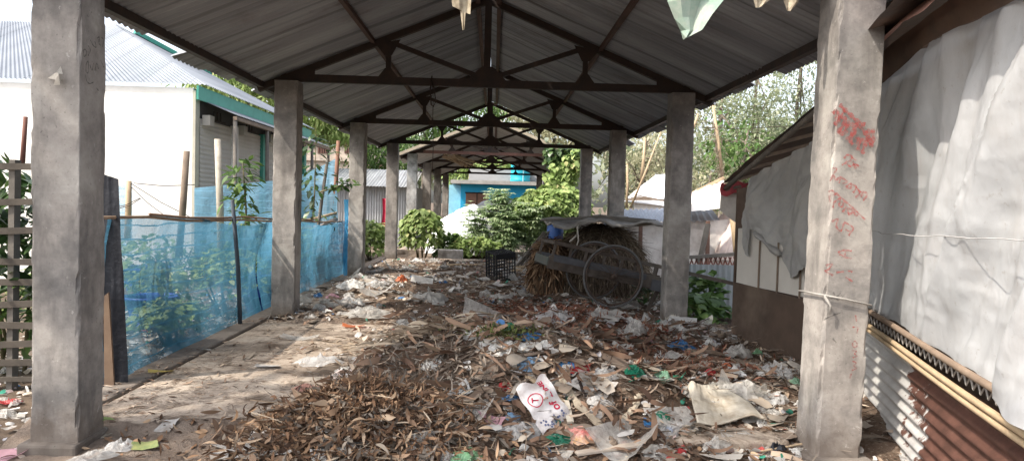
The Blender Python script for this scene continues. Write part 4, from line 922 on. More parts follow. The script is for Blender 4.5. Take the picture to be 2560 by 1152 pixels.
sh2 = thing('shanty', 'pink tarp shanty with bamboo corner post left of the shack with red trim', 'shanty', (0, 0, 0))
cloth_sheet('roof', bil(at(1690, 500, 17.5), at(1808, 446, 17.5), at(1822, 512, 14.8), at(1690, 530, 14.8)), 26, 16, m_tarpp, sh2, .07, 3, 64)
cloth_sheet('awning', bil(at(1725, 498, 14.5), at(1815, 470, 14.5), at(1822, 520, 14.2), at(1725, 528, 14.2)), 20, 10, m_tarpg, sh2, .04, 3, 65)
mb = MB(); mb.bar(at(1690, 502, 17.4), at(1810, 444, 17.4), .06); mb.build('ridge_pole', m_bamboo, sh2)
mb = MB(); mb.tube([at(1828, 515, 13.6), at(1838, 590, 13.6), at(1845, 665, 13.6)], [.06, .065, .07], 8); mb.build('corner_post', m_bamboo, sh2, True)
def drape(s, t): 
    p = bil(at(1785, 545, 15.4), at(1885, 500, 14.6), at(1875, 650, 14.4), at(1740, 650, 15.2))(s, t); return p
cloth_sheet('side_tarp', drape, 30, 24, m_tarpp, sh2, .14, 3, 66)
mb = MB()
for k in range(9): mb.bar(at(1790 + random.uniform(-10, 10), 565 + k * 6, 15.6), at(1850 + random.uniform(-10, 10), 545 + k * 7, 15.4), .03)
mb.build('stacked_sticks', mat_simple('reddish_sticks', (.34, .2, .15), (.24, .14, .1), 4), sh2)
mb = MB(); mb.bar(at(1770, 560, 13.9), at(1748, 660, 13.7), .09, .06); tag(mb.build('post', m_greywood), 'grey leaning post in front of the dusty white shanty wall', 'post')
fn = thing('rail_fence', 'grey timber rail with reddish lattice under it behind the bluish tin sheet', 'fence', (0, 0, 0))
mb = MB(); mb.bar(at(1690, 645, 12.9), at(1885, 632, 12.9), .09, .06); mb.build('rail', m_greywood, fn)
mb = MB(); mb.bar(at(1870, 600, 12.9), at(1872, 700, 12.9), .07, .06); mb.build('post', m_bamboo, fn)
mb = MB()
for k in range(26): u = 1720 + k * 6; mb.bar(at(u, 642, 12.95), at(u + (10 if k % 2 else -10), 668, 12.95), .02)
mb.build('lattice', mat_simple('reddish_lattice', (.3, .13, .1), (.2, .09, .07), 4), fn)
a, b_ = at(1716, 660, 12.2), at(1872, 662, 12.2)
tw = tin_wall('tin_sheet', (a[0], 12.2), (b_[0], 12.25), -.3, a[2], mat_zinc('bluish_tin', (.34, .38, .40), (.24, .27, .29), rust=(.2, .18, .16), ramt=.35, axis=0), None, .1, .012); tag(tw, 'low bluish tin sheet standing behind the leafy weeds', 'tin sheet')
bush('weeds', 'broad leafed weeds between the second right column and the brown plywood', 'weeds', (3.05, 9.9, .02), (.42, .6, .34), 300, .15, m_lf_mid, 'heart', (-.7, .5), 7, 71, zmin=-.1)
bush('weeds', 'small dark weeds at the right foot of the haystack', 'weeds', (2.62, 11.2, .1), (.25, .4, .35), 160, .14, m_lf_dark, 'leaf', (-.5, .8), 5, 72, zmin=-.05, ratio=.3)
bush('weeds', 'leafy weeds against the far corner of the plywood wall', 'weeds', (3.55, 11.3, .2), (.22, .35, .4), 140, .17, m_lf_mid, 'heart', (-.7, .5), 5, 73, zmin=-.1)

# ------------------------------------------------------------------ right: near shack
sk_ = thing('tarp_shack', 'tarp covered shack with brown plywood corner and rusty corrugated base at the right', 'shack', (0, 0, 0))
A0, P0, P1 = np.array([2.98, 8.35]), np.array([3.44, 6.25]), np.array([2.39, 2.5])
def wallpt(s, off=0.0):
    """plan position along the near wall P0->P1, off = outward (toward the passage)"""
    d = P1 - P0; n = np.array([d[1], -d[0]]) / np.linalg.norm(d); n = n if n[0] < 0 else -n
    return P0 + d * s + n * off
m_ply = mat_simple('brown_plywood', (.11, .075, .055), (.065, .045, .034), 2.5, .85, .3, 20, dirt=(.16, .12, .09), dscale=1.2)
m_panel = mat_simple('pale_panel', (.56, .53, .48), (.46, .43, .39), 2, .8, .1)
mb = MB(); q = lambda p, z: (p[0], p[1], z)
def wallbox(p, q_, z0, z1, th, top=None):
    d = (q_ - p) / np.linalg.norm(q_ - p); n = np.array([-d[1], d[0]]) * th; t0 = z1; t1 = z1 if top is None else top
    V = [(*p, z0), (*q_, z0), (*(q_ + n), z0), (*(p + n), z0), (*p, t0), (*q_, t1), (*(q_ + n), t1), (*(p + n), t0)]
    return V, [(0, 3, 2, 1), (4, 5, 6, 7), (0, 1, 5, 4), (1, 2, 6, 5), (2, 3, 7, 6), (3, 0, 4, 7)]
mb.add(*wallbox(A0, P0, -.25, .71, .03, .66)); mb.build('plywood', m_ply, sk_)
mb = MB(); mb.add(*wallbox(A0, A0 + np.array([1.9, .35]), -.25, 1.8, .03, 2.2)); mb.build('end_wall', m_ply, sk_)
mb = MB(); off = np.array([.02, 0]); mb.add(*wallbox(A0 + off, P0 + off, .70, 1.34, .02, 1.5)); pl = mb.build('panel', m_panel, sk_)
for s in (.22, .38, .56, .80):
    p = A0 + (P0 - A0) * s + np.array([.008, 0]); mb = MB(); mb.bar(q(p, .67), q(p, 1.22), .022, .012); mb.build('batten', m_wood, pl)
m_gtarp = mat_simple('grey_tarp', (.36, .355, .345), (.25, .247, .24), 2.5, .6, .4, 10, dirt=(.38, .36, .33), dscale=2, dist=.02)
def gt(s, t):
    s0 = s; s = .11 + .93 * s; p = A0[None, None] + (P0 - A0)[None, None] * s[..., None]; p[..., 0] += .05 * (1 - s0); top = 1.86 + .58 * s; bot = 1.40 - .72 * s + .05 * np.sin(s * 11); bot = np.where(s0 < .06, 1.05, bot)
    return np.stack([p[..., 0] - .05 - .09 * np.sin(t * 2.6) * (.6 + .4 * np.sin(s * 11)), p[..., 1], top * (1 - t) + bot * t], -1)
cloth_sheet('grey_tarp', gt, 80, 60, m_gtarp, sk_, .075, 4.5, 81, ragb=.2)
# roof skin, rising inward from the passage edge
m_roofdark = mat_simple('dark_patched_roof', (.12, .1, .09), (.055, .05, .047), 4, .8, .5, 12, dirt=(.2, .13, .1), dscale=2, dist=.02)
E = [np.array((2.86, 8.6, 1.86)), np.array((3.02, 6.3, 2.60)), np.array((2.30, 3.9, 2.78)), np.array((1.95, 2.4, 2.85))]
def roofskin(s, t):
    k = s * 3; i = np.clip(np.floor(k).astype(int), 0, 2); f = (k - i)[..., None]; EE = np.array(E); p = EE[i] * (1 - f) + EE[i + 1] * f
    return p + t[..., None] * np.array([2.6, .5, .75])
o = cloth_sheet('roof', roofskin, 60, 20, m_roofdark, sk_, .04, 5, 82)
mb = MB()
for i in range(1): mb.tube([E[i] + (E[i + 1] - E[i]) * k / 4 + np.array([.05, 0, -.05]) for k in range(5)], .03, 6)
mb.build('eave_pole', m_greywood, sk_, True)
for k in range(7):
    s = k / 6.5; p = E[0] + (E[1] - E[0]) * s + np.array([.05, 0, -.07]); mb = MB(); mb.bar(p, p + np.array([1.6, .3, .45]), .035); mb.build('rafter', m_wood, sk_)
m_redcl = mat_simple('red_trim_cloth', (.50, .10, .11), (.30, .04, .05), 4, .8, .3)
def rt(s, t): 
    p = E[0][None, None] + (np.array([.34, .04, .02]))[None, None] * s[..., None]; return p + np.stack([-.02 * np.sin(t * 3), -.02 + 0 * t, .02 - .15 * t - .02 * np.sin(s * 9)], -1)
cloth_sheet('red_trim', rt, 16, 8, m_redcl, sk_, .03, 3, 83)
def wt(s, t):
    p = E[0][None, None] + (np.array([1.0, .15, -.17]))[None, None] * s[..., None]; return p + np.stack([.02 + 0 * t, .02 + .03 * t, -.02 - (.30 + .12 * np.sin(s * 5)) * t], -1)
cloth_sheet('white_trim', wt, 16, 8, m_tarpg, sk_, .05, 3, 84)
# big translucent tarp over the near wall
def mat_bigtarp():
    b = NB('translucent_white_tarp'); c = b.ramp(b.noise(1.4, 5, .6), [(.3, (.50, .515, .525)), (.7, (.68, .69, .70))])
    c = b.mix(b.ramp(b.noise(3, 6, .7, b.coord((1, 1, .4))), [(.5, 0), (.74, .45)]), c, (.46, .42, .38))
    c = b.mix(b.ramp(b.noise(16, 6, .75), [(.6, 0), (.68, .35)]), c, (.30, .26, .22))
    br = b.new('ShaderNodeTexBrick'); br.inputs['Scale'].default_value = 1; br.inputs['Mortar Size'].default_value = .004; br.inputs['Brick Width'].default_value = 1.1; br.inputs['Row Height'].default_value = .62
    b.l(b.coord((1, 1, 1), (R(90), 0, R(90))), br.inputs['Vector']); 
    b.base(c); b.set(.42, 0, .5); b.bump(b.noise(4.5, 6, .62, b.coord((1, 1, .4), (.5, 0, 0)), .2), .4, .035); b.translucent(c, .3); return b.m
m_big = mat_bigtarp()
def bt(s, t):
    x = P0[0] + (P1[0] - P0[0]) * s; y = P0[1] + (P1[1] - P0[1]) * s
    top = 2.62 + .12 * s + .05 * np.sin(s * 7); bot = np.where(s < .70, .79 - .02 * np.sin(s * 30), .78 - .04 * sstep(.84, .95, s)) - .03 * fbm(s * 9, s * 0, seed=5)
    # big slanted folds fanning from the upper right
    ph = (s * 1.25 + t * .40) * 12.5 + 1.2 * np.sin(s * 5 + t * 2); fold = .10 * (1 - 1.7 * np.abs(np.sin(ph * .5)) ** .8) * sstep(.02, .35, t) + .026 * np.sin(ph * 2.3 + 1 + t * 3) + .016 * np.sin(ph * 5.1 - t * 6)
    belly = .10 * np.sin(np.pi * np.clip(t, 0, 1)) - .02
    n = wallpt(0, 1) - wallpt(0, 0)
    o = .05 + fold * 1.25 * (1 - .8 * t ** 2) + belly * .55 + .05 * np.clip(t, 0, 1) ** 2 + .11 * sstep(.82, .92, s) * t ** 2 + .03 * t ** 3 + .016 * ridged(s * 9 + t * 3.2, t * 3 - s * 1.5, seed=15) + .010 * ridged(s * 22 + t * 4, t * 9, seed=19)
    return np.stack([x + n[0] * o, y + n[1] * o, top * (1 - t) + bot * t], -1)
cloth_sheet('tarp', bt, 190, 130, m_big, sk_, .02, 5, 85)
mb = MB()
for (a, b_, z) in ((0, .62, 1.44),):
    pts = [(*wallpt(s, .19 + .02 * math.sin(s * 40)), z + .004 * math.sin(s * 31) - .02 * math.sin(s * 5)) for s in np.linspace(0, 1, 30)]
mb.tube(pts, .0028, 5); mb.build('tie_string', mat_simple('grey_string', (.5, .49, .48), None, 9), sk_)
for (z, r, mt) in ((.80, .020, mat_simple('brown_split_bamboo', (.27, .2, .145), (.18, .13, .095), 5)), (.69, .017, m_bamboo), (.652, .016, m_bamboo)):
    mb = MB(); mb.tube([(*wallpt(s, .17), z + .01 * math.sin(s * 6)) for s in np.linspace(-.01, 1, 16)], r, 8); mb.build('bamboo_rail', mt, sk_, True)
mb = MB(); k = 0; 
zig = [(*wallpt(s, .15), .765 if i % 2 else .715) for i, s in enumerate(np.arange(0, 1, .012))]
mb.tube(zig, .005, 4); mb.build('lattice_girder', mat_simple('grey_steel_bar', (.28, .26, .24), None, 8), sk_)
mb = MB(); p = [(*wallpt(s, .0), 0) for s in (0, 1)]; mb.quad((*wallpt(-.02, -.06), -.25), (*wallpt(1, -.06), -.25), (*wallpt(1, -.06), 2.6), (*wallpt(-.02, -.06), 2.55)); mb.build('inner_backing', m_ply, sk_)
def mat_rustbase():
    b = NB('rusted_corrugated_base'); tc = b.coord((1, 1, 1)); n = b.noise(2.4, 7, .7, tc, .4)
    sx = b.new('ShaderNodeSeparateXYZ'); b.l(tc, sx.inputs[0]); g = b.math('MULTIPLY', b.math('SUBTRACT', 5.02, sx.outputs['Y']), .55)
    f = b.math('ADD', g, b.math('MULTIPLY', b.math('SUBTRACT', n, .5), 1.3)); f = b.ramp(f, [(.27, 0), (.31, 1)])
    zin = b.ramp(b.noise(5, 6, .65), [(.3, (.55, .54, .52)), (.7, (.38, .37, .36))]); zin = b.mix(b.ramp(b.noise(9, 6, .7), [(.6, 0), (.7, .5)]), zin, (.3, .2, .15))
    ru = b.ramp(b.noise(6, 7, .7), [(.3, (.055, .027, .02)), (.6, (.13, .062, .046)), (.8, (.2, .12, .09))])
    b.base(b.mix(f, zin, ru)); b.set(.65, .15, .3); b.bump(b.noise(26, 5), .25, .005); return b.m
zz = np.arange(-.3, .665, .0125); ss = np.linspace(-.01, 1, 24); V = []
for z in zz:
    wv = .015 * math.sin(2 * math.pi * z / .082)
    for s in ss: V.append((*wallpt(s, .09 + wv), z - .012 * math.sin(s * 4)))
i = np.arange(len(zz) - 1)[:, None] * len(ss) + np.arange(len(ss) - 1)[None]
mesh_np('corrugated_base', np.array(V), np.stack([i, i + 1, i + len(ss) + 1, i + len(ss)], -1).reshape(-1, 4), mat_rustbase(), sk_, True)
# reddish cloth overhang at the top of the shack
def oh(s, t):
    x0 = wallpt(0, .0); p = np.stack([P0[0] - .1 + (P1[0] - P0[0]) * s * .95, P0[1] + (P1[1] - P0[1]) * s * .95], -1)
    n = wallpt(0, 1) - wallpt(0, 0)
    return np.stack([p[..., 0] + n[0] * (.30 * t - .05), p[..., 1] + n[1] * (.30 * t - .05), 3.0 - .04 * s - .30 * t + .03 * np.sin(s * 15) * t], -1)
m_redbr = mat_simple('red_brown_cloth', (.42, .23, .18), (.28, .15, .12), 3, .85, .3); 
cloth_sheet('red_brown_cover', oh, 40, 10, m_redbr, sk_, .015, 4, 86)
def oh2(s, t):
    p = np.stack([P0[0] + (P1[0] - P0[0]) * s * .95, P0[1] + (P1[1] - P0[1]) * s * .95], -1); n = wallpt(0, 1) - wallpt(0, 0)
    return np.stack([p[..., 0] + n[0] * (.16 - .04 * t), p[..., 1] + n[1] * (.16 - .04 * t), 2.78 - .02 * s - (.18 + .04 * np.sin(s * 9)) * t], -1)
cloth_sheet('painted_shadow_band', oh2, 40, 8, mat_simple('shadow_band_brown', (.13, .085, .06), (.07, .05, .04), 4, .9, .3), sk_, .03, 4, 87)  # dark brown strip standing in for the shadow under the overhang
# ------------------------------------------------------------------ handcart
m_cartwood = mat_simple('dark_old_cart_wood', (.10, .075, .06), (.05, .04, .034), 6, .85, .4, dirt=(.16, .14, .12), dscale=2)
m_cartgrey = mat_simple('worn_grey_plank', (.11, .11, .118), (.06, .06, .066), 6, .85, .4)
m_tyre = mat_simple('dusty_rubber', (.10, .097, .095), (.15, .145, .14), 12, .9, .2)
m_rim = mat_simple('rusty_rim', (.14, .1, .08), (.07, .05, .04), 12, .6, .2, metal=.4)
ax = at(1525, 690, 10.25); RW = .455
cart = thing('handcart', 'wooden handcart with two spoked wheels tipped down toward the second right column', 'handcart', (ax[0] - .03, 10.68, ax[2]), (0, R(10.2), R(9)))
CL0, CL1 = -.92, 1.0
mb = MB(); mb.box((CL0, -.36, .02), (CL1, .36, .06)); mb.build('bed', m_cartwood, cart)
for s in (-1, 1):
    mb = MB(); mb.box((CL0 - .05, s * .40 - .022, -.07), (CL1 + .05, s * .40 + .022, .12)); sb = mb.build('side_board', m_cartwood, cart, bevel=.006)
    mb = MB(); mb.box((CL0 + .02, s * .40 - .022 - .018, .045), (-.38, s * .40 + .04, .125)); mb.build('plank_patch', m_cartgrey, sb)
    mb = MB(); mb.box((-.37, s * .40 - .022 - .018, .04), (.5, s * .40 + .04, .118)); mb.build('plank_patch', m_cartgrey, sb)
    mb = MB(); mb.box((.6, s * .40 - .036, -.09), (.98, s * .40 + .036, .07)); mb.build('plank_patch', m_cartgrey, sb)
    mb = MB(); mb.bar((CL0 - .02, s * .41, .31), (1.95, s * .36, .235), .05, .055); mb.build('rail', m_cartwood, cart)
    for x in (CL0, -.45, .1, .62, .98):
        mb = MB(); mb.bar((x, s * .405, .1), (x + .01, s * .405, .29), .03, .035); mb.build('stake', m_cartwood, cart)
    mb = MB(); mb.bar((.78, s * .33, -.02), (.66, s * .33, -.40), .05, .045); mb.build('prop_leg', m_cartwood, cart)
mb = MB(); mb.bar((CL0 - .03, -.42, .03), (CL0 - .03, .42, .03), .06, .12); mb.build('end_bar', mat_simple('greenish_end_board', (.07, .09, .08), (.12, .11, .095), 5), cart)
mb = MB(); mb.bar((CL0, -.42, .30), (CL0, .42, .30), .04, .04); mb.build('end_rail', m_cartwood, cart)
mb = MB(); mb.bar((1.72, -.40, .245), (1.72, .40, .245), .04, .04); mb.build('handle_bar', m_cartwood, cart)
mb = MB(); mb.tube([(0, -.52, 0), (0, .52, 0)], .022, 8); mb.build('axle', m_rim, cart)
def torus_geo(Rr, r, n=48, m=8):
    V = []; F = []
    for i in range(n):
        a = 6.28319 * i / n
        for j in range(m):
            b = 6.28319 * j / m; V.append(((Rr + r * math.cos(b)) * math.cos(a), r * math.sin(b), (Rr + r * math.cos(b)) * math.sin(a)))
    for i in range(n):
        for j in range(m): F.append((i * m + j, ((i + 1) % n) * m + j, ((i + 1) % n) * m + (j + 1) % m, i * m + (j + 1) % m))
    return np.array(V), F
for s in (-1, 1):
    V, F = torus_geo(RW - .016, .016); wh = mesh_np('wheel', V + np.array([0, s * .47, 0]), F, m_tyre, cart, True)
    V, F = torus_geo(RW - .05, .013, 48, 6); mesh_np('rim', V + np.array([0, s * .47, 0]), F, m_rim, wh, True)
    mb = MB(); mb.tube([(0, s * .47 - .05, 0), (0, s * .47 - .03, 0), (0, s * .47 + .03, 0), (0, s * .47 + .05, 0)], [.03, .042, .042, .03], 12); mb.build('hub', m_rim, wh, True)
    for k in range(30):
        a = 6.28319 * k / 30; a2 = a + (.35 if k % 2 else -.35); mb = MB()
        mb.tube([(.035 * math.cos(a2), s * .47 + (.03 if k % 4 < 2 else -.03), .035 * math.sin(a2)), ((RW - .055) * math.cos(a), s * .47, (RW - .055) * math.sin(a))], .0032, 4); mb.build('spoke', m_rim, wh)

# ------------------------------------------------------------------ haystack with its sheet lid
m_straw = mat_leaf('old_straw', [(0, (.07, .052, .037)), (.5, (.17, .13, .092)), (1, (.32, .26, .19))], .1, .9, .1)
m_straw_d = mat_leaf('brown_husk', [(0, (.07, .04, .025)), (.5, (.18, .11, .065)), (1, (.30, .2, .125))], .1, .9, .1)
m_strawcore = mat_simple('straw_core', (.10, .075, .05), (.05, .037, .026), 12, .95, .8, 60, dist=.03)
hc = np.array([1.98, 12.5, 0.0]); hy = thing('haystack', 'rounded haystack behind the handcart under a ragged sheet', 'haystack', tuple(hc))
lump_mesh('core', (0, 0, 0), .86, .72, 1.15, m_strawcore, 91, 40, .12, hy, 0.0)
P, az, d = blob_surface(6500, (0, 0, .1), (.94, .76, 1.14), .05, 92, .02, .1)
el = np.arctan2(d[:, 2], np.hypot(d[:, 0], d[:, 1])); L = .30 * rnd(len(P), .5, 1.3)
g = leaf_geo(P, az + RNG.normal(0, .35, len(P)), el - 1.45 + RNG.normal(0, .25, len(P)), L, .010 * rnd(len(P), .6, 1.6), rnd(len(P), -.7, .3), rnd(len(P), -1, 1), 'strip'); mesh_np('straw', g[0], g[1], m_straw, hy)
hb = np.array([1.12, 12.2, 0.0]); hk = thing('husk_heap', 'brown shaggy heap of coconut fibre at the left end of the cart', 'heap', tuple(hb))
lump_mesh('core', (0, 0, 0), .34, .36, .95, m_strawcore, 93, 30, .2, hk, 0.0)
P, az, d = blob_surface(2600, (0, 0, .1), (.36, .38, .92), .06, 94, .02, .2); el = np.arctan2(d[:, 2], np.hypot(d[:, 0], d[:, 1])); L = .17 * rnd(len(P), .5, 1.4)
g = leaf_geo(P, az + RNG.normal(0, .4, len(P)), el - 1.45 + RNG.normal(0, .3, len(P)), L, .016 * rnd(len(P), .6, 1.8), rnd(len(P), -.9, .6), rnd(len(P), -1, 1), 'strip'); mesh_np('fibre', g[0], g[1], m_straw_d, hk)
m_lid = mat_simple('ragged_grey_sheet', (.38, .36, .33), (.22, .205, .19), 5, .85, .5, 20, dirt=(.14, .12, .1), dscale=3)
def lidf(s, t):
    p = bil(at(1350, 551, 12.9), at(1645, 558, 12.9), at(1655, 572, 11.6), at(1385, 570, 11.6))(s, t); p[..., 2] += .07 * np.sin(s * np.pi) + .03 * np.sin(s * 13 + t * 3) + .02 * np.sin(t * 9); return p
o = cloth_sheet('lid_sheet', lidf, 50, 24, m_lid, None, .05, 4, 95); md = o.modifiers.new('thick', 'SOLIDIFY'); md.thickness = .035; tag(o, 'ragged grey sheet laid over the haystack as a roof', 'sheet')
mb = MB()
for k in range(9): a = np.array(at(1350 + k * 4, 551 - k * .4, 12.0 + .1 * k)); b_ = np.array(at(1640, 556 + random.uniform(-6, 6), 11.8 + .12 * k)); m_ = (a + b_) / 2 + np.array([0, 0, .075]); mb.tube([a, m_, b_], .012, 5)
tag(mb.build('bamboo_strips', m_greywood), 'thin grey bamboo strips lying on the ragged sheet', 'bamboo strips')
mb = MB(); mb.tube([at(1446, 562, 11.5), at(1440, 590, 11.5), at(1424, 604, 11.45)], .014, 6); mb.tube([at(1443, 565, 11.48), at(1446, 600, 11.48), at(1438, 628, 11.45)], .011, 6)
tag(mb.build('cord', mat_simple('pale_frayed_cord', (.5, .46, .4), None, 12), None, True), 'pale frayed cord hanging from the sheet over the haystack', 'cord')
mb = MB(); p = at(1388, 572, 13.0); mb.tube([(p[0], p[1], p[2] - .5), (p[0], p[1], p[2] + .03), (p[0], p[1], p[2] + .12)], [.15, .15, .12], 20); tag(mb.build('barrel', mat_simple('blue_plastic_barrel', (.06, .14, .42), (.08, .18, .5), 4, .45, .1), None, True), 'blue plastic barrel under the left end of the ragged sheet', 'barrel')
mb = MB()
for k in range(16): mb.bar(at(1292 + random.uniform(-5, 20), 662 + random.uniform(-14, 6), 13.2), at(1372 + random.uniform(-15, 10), 588 + random.uniform(-12, 16), 12.9), .018)
tag(mb.build('stick_bundle', m_greywood), 'bundle of grey sticks leaning against the brown fibre heap', 'stick bundle')

# ------------------------------------------------------------------ black crate on its side
m_crate = mat_simple('black_plastic_crate', (.018, .018, .02), (.03, .03, .032), 8, .55, .1)
cp = at(1252, 700, 14.0); crate = thing('crate', 'black plastic lattice crate tipped on its side in the rubbish', 'crate', (cp[0], 14.0, .06), (R(6), R(-6), R(28)))
W_, D_, H_ = .40, .42, .56
def lattice(o, ex, ey, nx, ny, name):
    o, ex, ey = [Vector(v) for v in (o, ex, ey)]; nn = ex.cross(ey).normalized(); mb = MB()
    for i in range(nx + 1): mb.bar(o + ex * i / nx, o + ex * i / nx + ey, .012 if 0 < i < nx else .03, .012, nn)
    for j in range(ny + 1): mb.bar(o + ey * j / ny + nn * .001, o + ey * j / ny + ex + nn * .001, .012 if 0 < j < ny else .032, .012, nn)
    mb.build(name, m_crate, crate)
lattice((-W_ / 2, -D_ / 2, 0), (W_, 0, 0), (0, 0, H_), 7, 9, 'side_panel'); lattice((-W_ / 2, D_ / 2, 0), (W_, 0, 0), (0, 0, H_), 7, 9, 'side_panel')
lattice((-W_ / 2, -D_ / 2, 0), (0, D_, 0), (0, 0, H_), 6, 9, 'side_panel')
lattice((-W_ / 2, -D_ / 2, 0), (W_, 0, 0), (0, D_, 0), 6, 6, 'end_panel'); lattice((-W_ / 2, -D_ / 2, H_), (W_, 0, 0), (0, D_, 0), 6, 6, 'end_panel')
mb = MB(); mb.box((-W_ / 2 - .012, -D_ / 2 - .012, H_ - .09), (W_ / 2 + .012, -D_ / 2 - .007, H_)); mb.box((-W_ / 2 - .012, -D_ / 2 - .012, 0), (W_ / 2 + .012, -D_ / 2 - .007, .06)); mb.build('rim_band', m_crate, crate)

# ------------------------------------------------------------------ rubbish bed and its loose stuff
def mat_bed():
    b = NB('trodden_rubbish'); c = b.ramp(b.noise(4, 8, .75, None, .6), [(.28, (.07, .048, .036)), (.5, (.16, .11, .08)), (.7, (.27, .205, .155)), (.85, (.38, .31, .25))])
    c = b.mix(b.ramp(b.noise(38, 5, .75), [(.56, 0), (.66, .8)]), c, (.42, .36, .29)); c = b.mix(b.ramp(b.noise(22, 4, .7), [(.3, .85), (.42, 0)]), c, (.03, .02, .015))
    sx = b.new('ShaderNodeSeparateXYZ'); b.l(b.coord(), sx.inputs[0]); lf = b.math('SUBTRACT', b.math('MULTIPLY', b.noise(3, 5, .7), 1.2), b.math('ADD', sx.outputs['X'], 1.75))
    c = b.mix(b.ramp(lf, [(.3, 0), (.75, .85)]), c, b.ramp(b.noise(9, 7, .7), [(.3, (.24, .185, .145)), (.7, (.40, .325, .265))]))
    b.base(c); b.set(.95, 0, .15); b.bump(b.noise(30, 8, .75), 1.0, .04); return b.m
m_bed = mat_bed()
xs = np.arange(-3.0, 3.45, .035); ys = np.concatenate([np.arange(3.3, 10, .035), np.arange(10, 20.2, .07)])
def bedz(x, y):
    z = bed_h(x, y) + .012 * fbm(x * 14, y * 14, seed=77); base = np.where((x > -2.98) & (x < 2.95) & (y > 4.97), 0.0, -.5)
    return np.where(z < base + .003, base - .05, z)
tag(grid_mesh('rubbish_bed', xs, ys, bedz, m_bed), kind='stuff')
def scatter(n, xr, yr, dens, seed=0):
    out = []; 
    while sum(len(o) for o in out) < n:
        x = RNG.uniform(*xr, n * 3); y = RNG.uniform(*yr, n * 3); k = RNG.random(n * 3) < dens(x, y); out.append(np.stack([x[k], y[k]], 1))
    P = np.concatenate(out)[:n]; return P
def on_top(P, dz=.01):
    return np.column_stack([P, top_h(P[:, 0], P[:, 1]) + dz])
def cover_d(x, y):
    return cover_0(x, y) * np.clip(.55 + .75 * vnoise(np.asarray(x) * 2.1, np.asarray(y) * 2.1, seed=33), .12, 1)
def cover_0(x, y):
    edge = np.where(y < 9.0, np.where(y < 5, -1.3, -1.15), -2.65); c = sstep(-.35, .35, x - edge); inside = ((x > -2.9) & (x < 2.9 + .5 * (y < 9))) | (y < 5)
    return (c * .97 + .03) * inside * np.clip(9.0 / (y + 1), .25, 1.2) / 1.2
m_dry = mat_leaf('dry_curled_leaf', [(0, (.05, .031, .022)), (.35, (.13, .075, .047)), (.6, (.23, .135, .08)), (.85, (.36, .23, .14)), (1, (.50, .37, .25))], .15, .8, .15)
m_dry2 = mat_leaf('brown_plant_scrap', [(0, (.07, .045, .032)), (.4, (.20, .135, .098)), (.75, (.36, .27, .2)), (1, (.52, .43, .34))], .08, .9, .1)
m_husk = mat_leaf('pale_dry_husk', [(0, (.16, .12, .085)), (.5, (.33, .26, .19)), (1, (.52, .44, .34))], .12, .85, .1)
m_grey = mat_leaf('grey_dead_leaf', [(0, (.09, .075, .062)), (.6, (.2, .17, .14)), (1, (.33, .28, .23))], .1, .9, .1)
m_matted = mat_leaf('matted_flat_scrap', [(0, (.10, .07, .052)), (.3, (.2, .15, .115)), (.55, (.32, .265, .21)), (.75, (.44, .39, .33)), (.9, (.52, .49, .45)), (1, (.6, .58, .55))], .12, .7, .25)
m_broad0 = mat_leaf('tangled_brown_leaf', [(0, (.08, .05, .035)), (.4, (.18, .115, .075)), (.75, (.31, .21, .14)), (1, (.45, .34, .24))], .12, .75, .2)
m_redbr2 = mat_leaf('reddish_peel_scrap', [(0, (.10, .04, .025)), (.6, (.24, .10, .065)), (1, (.40, .22, .15))], .1, .8, .2)
def heap(name, n, cx, cy, sx, sy, Lr, wr, mat, pitch=(-.5, .9), curl=(-2.2, 1.2), lift=(.0, .09), profile='leaf', twist=.8):
    P = np.stack([RNG.normal(cx, sx, n), RNG.normal(cy, sy, n)], 1); P3_ = on_top(P); P3_[:, 2] += RNG.uniform(*lift, n)
    L = rnd(n, *Lr); g = leaf_geo(P3_, rnd(n, 0, 6.28), rnd(n, *pitch), L, rnd(n, *wr), rnd(n, *curl), rnd(n, -1.4, 1.4), profile, twist=rnd(n, -twist, twist) if twist else 0.0)
    return tag(mesh_np(name, g[0], g[1], mat), kind='stuff')
heap('dry_leaf_heap', 7000, -.72, 4.62, .31, .22, (.03, .12), (.005, .022), m_dry, pitch=(-.7, .55), curl=(-2.6, 2.2), lift=(-.01, .10), twist=1.6)
heap('dry_leaf_heap', 1500, -.62, 4.55, .28, .2, (.06, .15), (.012, .03), m_grey, pitch=(-1.3, .4), curl=(-2.2, 1.2), lift=(-.01, .10), twist=1.2)
heap('dry_leaf_heap', 1100, -.2, 5.5, .5, .3, (.05, .13), (.006, .02), m_grey, lift=(0, .05))
heap('broad_leaf_heap', 620, -.70, 4.62, .36, .25, (.08, .2), (.018, .046), m_broad0, pitch=(-.6, .35), curl=(-1.6, .9), lift=(.01, .10), twist=1.6)
heap('stalk_heap', 110, -.65, 4.65, .4, .28, (.12, .32), (.004, .009), m_husk, pitch=(-.35, .35), curl=(-.6, .4), lift=(.01, .10), profile='twig', twist=.3)
heap('husk_pile', 420, -.42, 6.25, .24, .16, (.10, .28), (.010, .035), m_husk, pitch=(-.3, .4), curl=(-1.2, .6), lift=(.0, .10), twist=1.0)
heap('husk_pile', 160, -1.2, 7.6, .35, .25, (.06, .18), (.008, .02), m_husk, pitch=(-.1, .15), curl=(-.4, .2), lift=(.005, .02), twist=.3)
m_broad = mat_leaf('broad_brown_leaf', [(0, (.09, .055, .04)), (.4, (.2, .125, .085)), (.75, (.32, .215, .15)), (1, (.47, .37, .28))], .12, .75, .2)
heap('broad_dry_leaves', 230, -.05, 6.0, .55, .42, (.12, .38), (.02, .06), m_broad, pitch=(-.35, .3), curl=(-1.6, 1.0), lift=(.005, .05), twist=2.0, profile='strip')
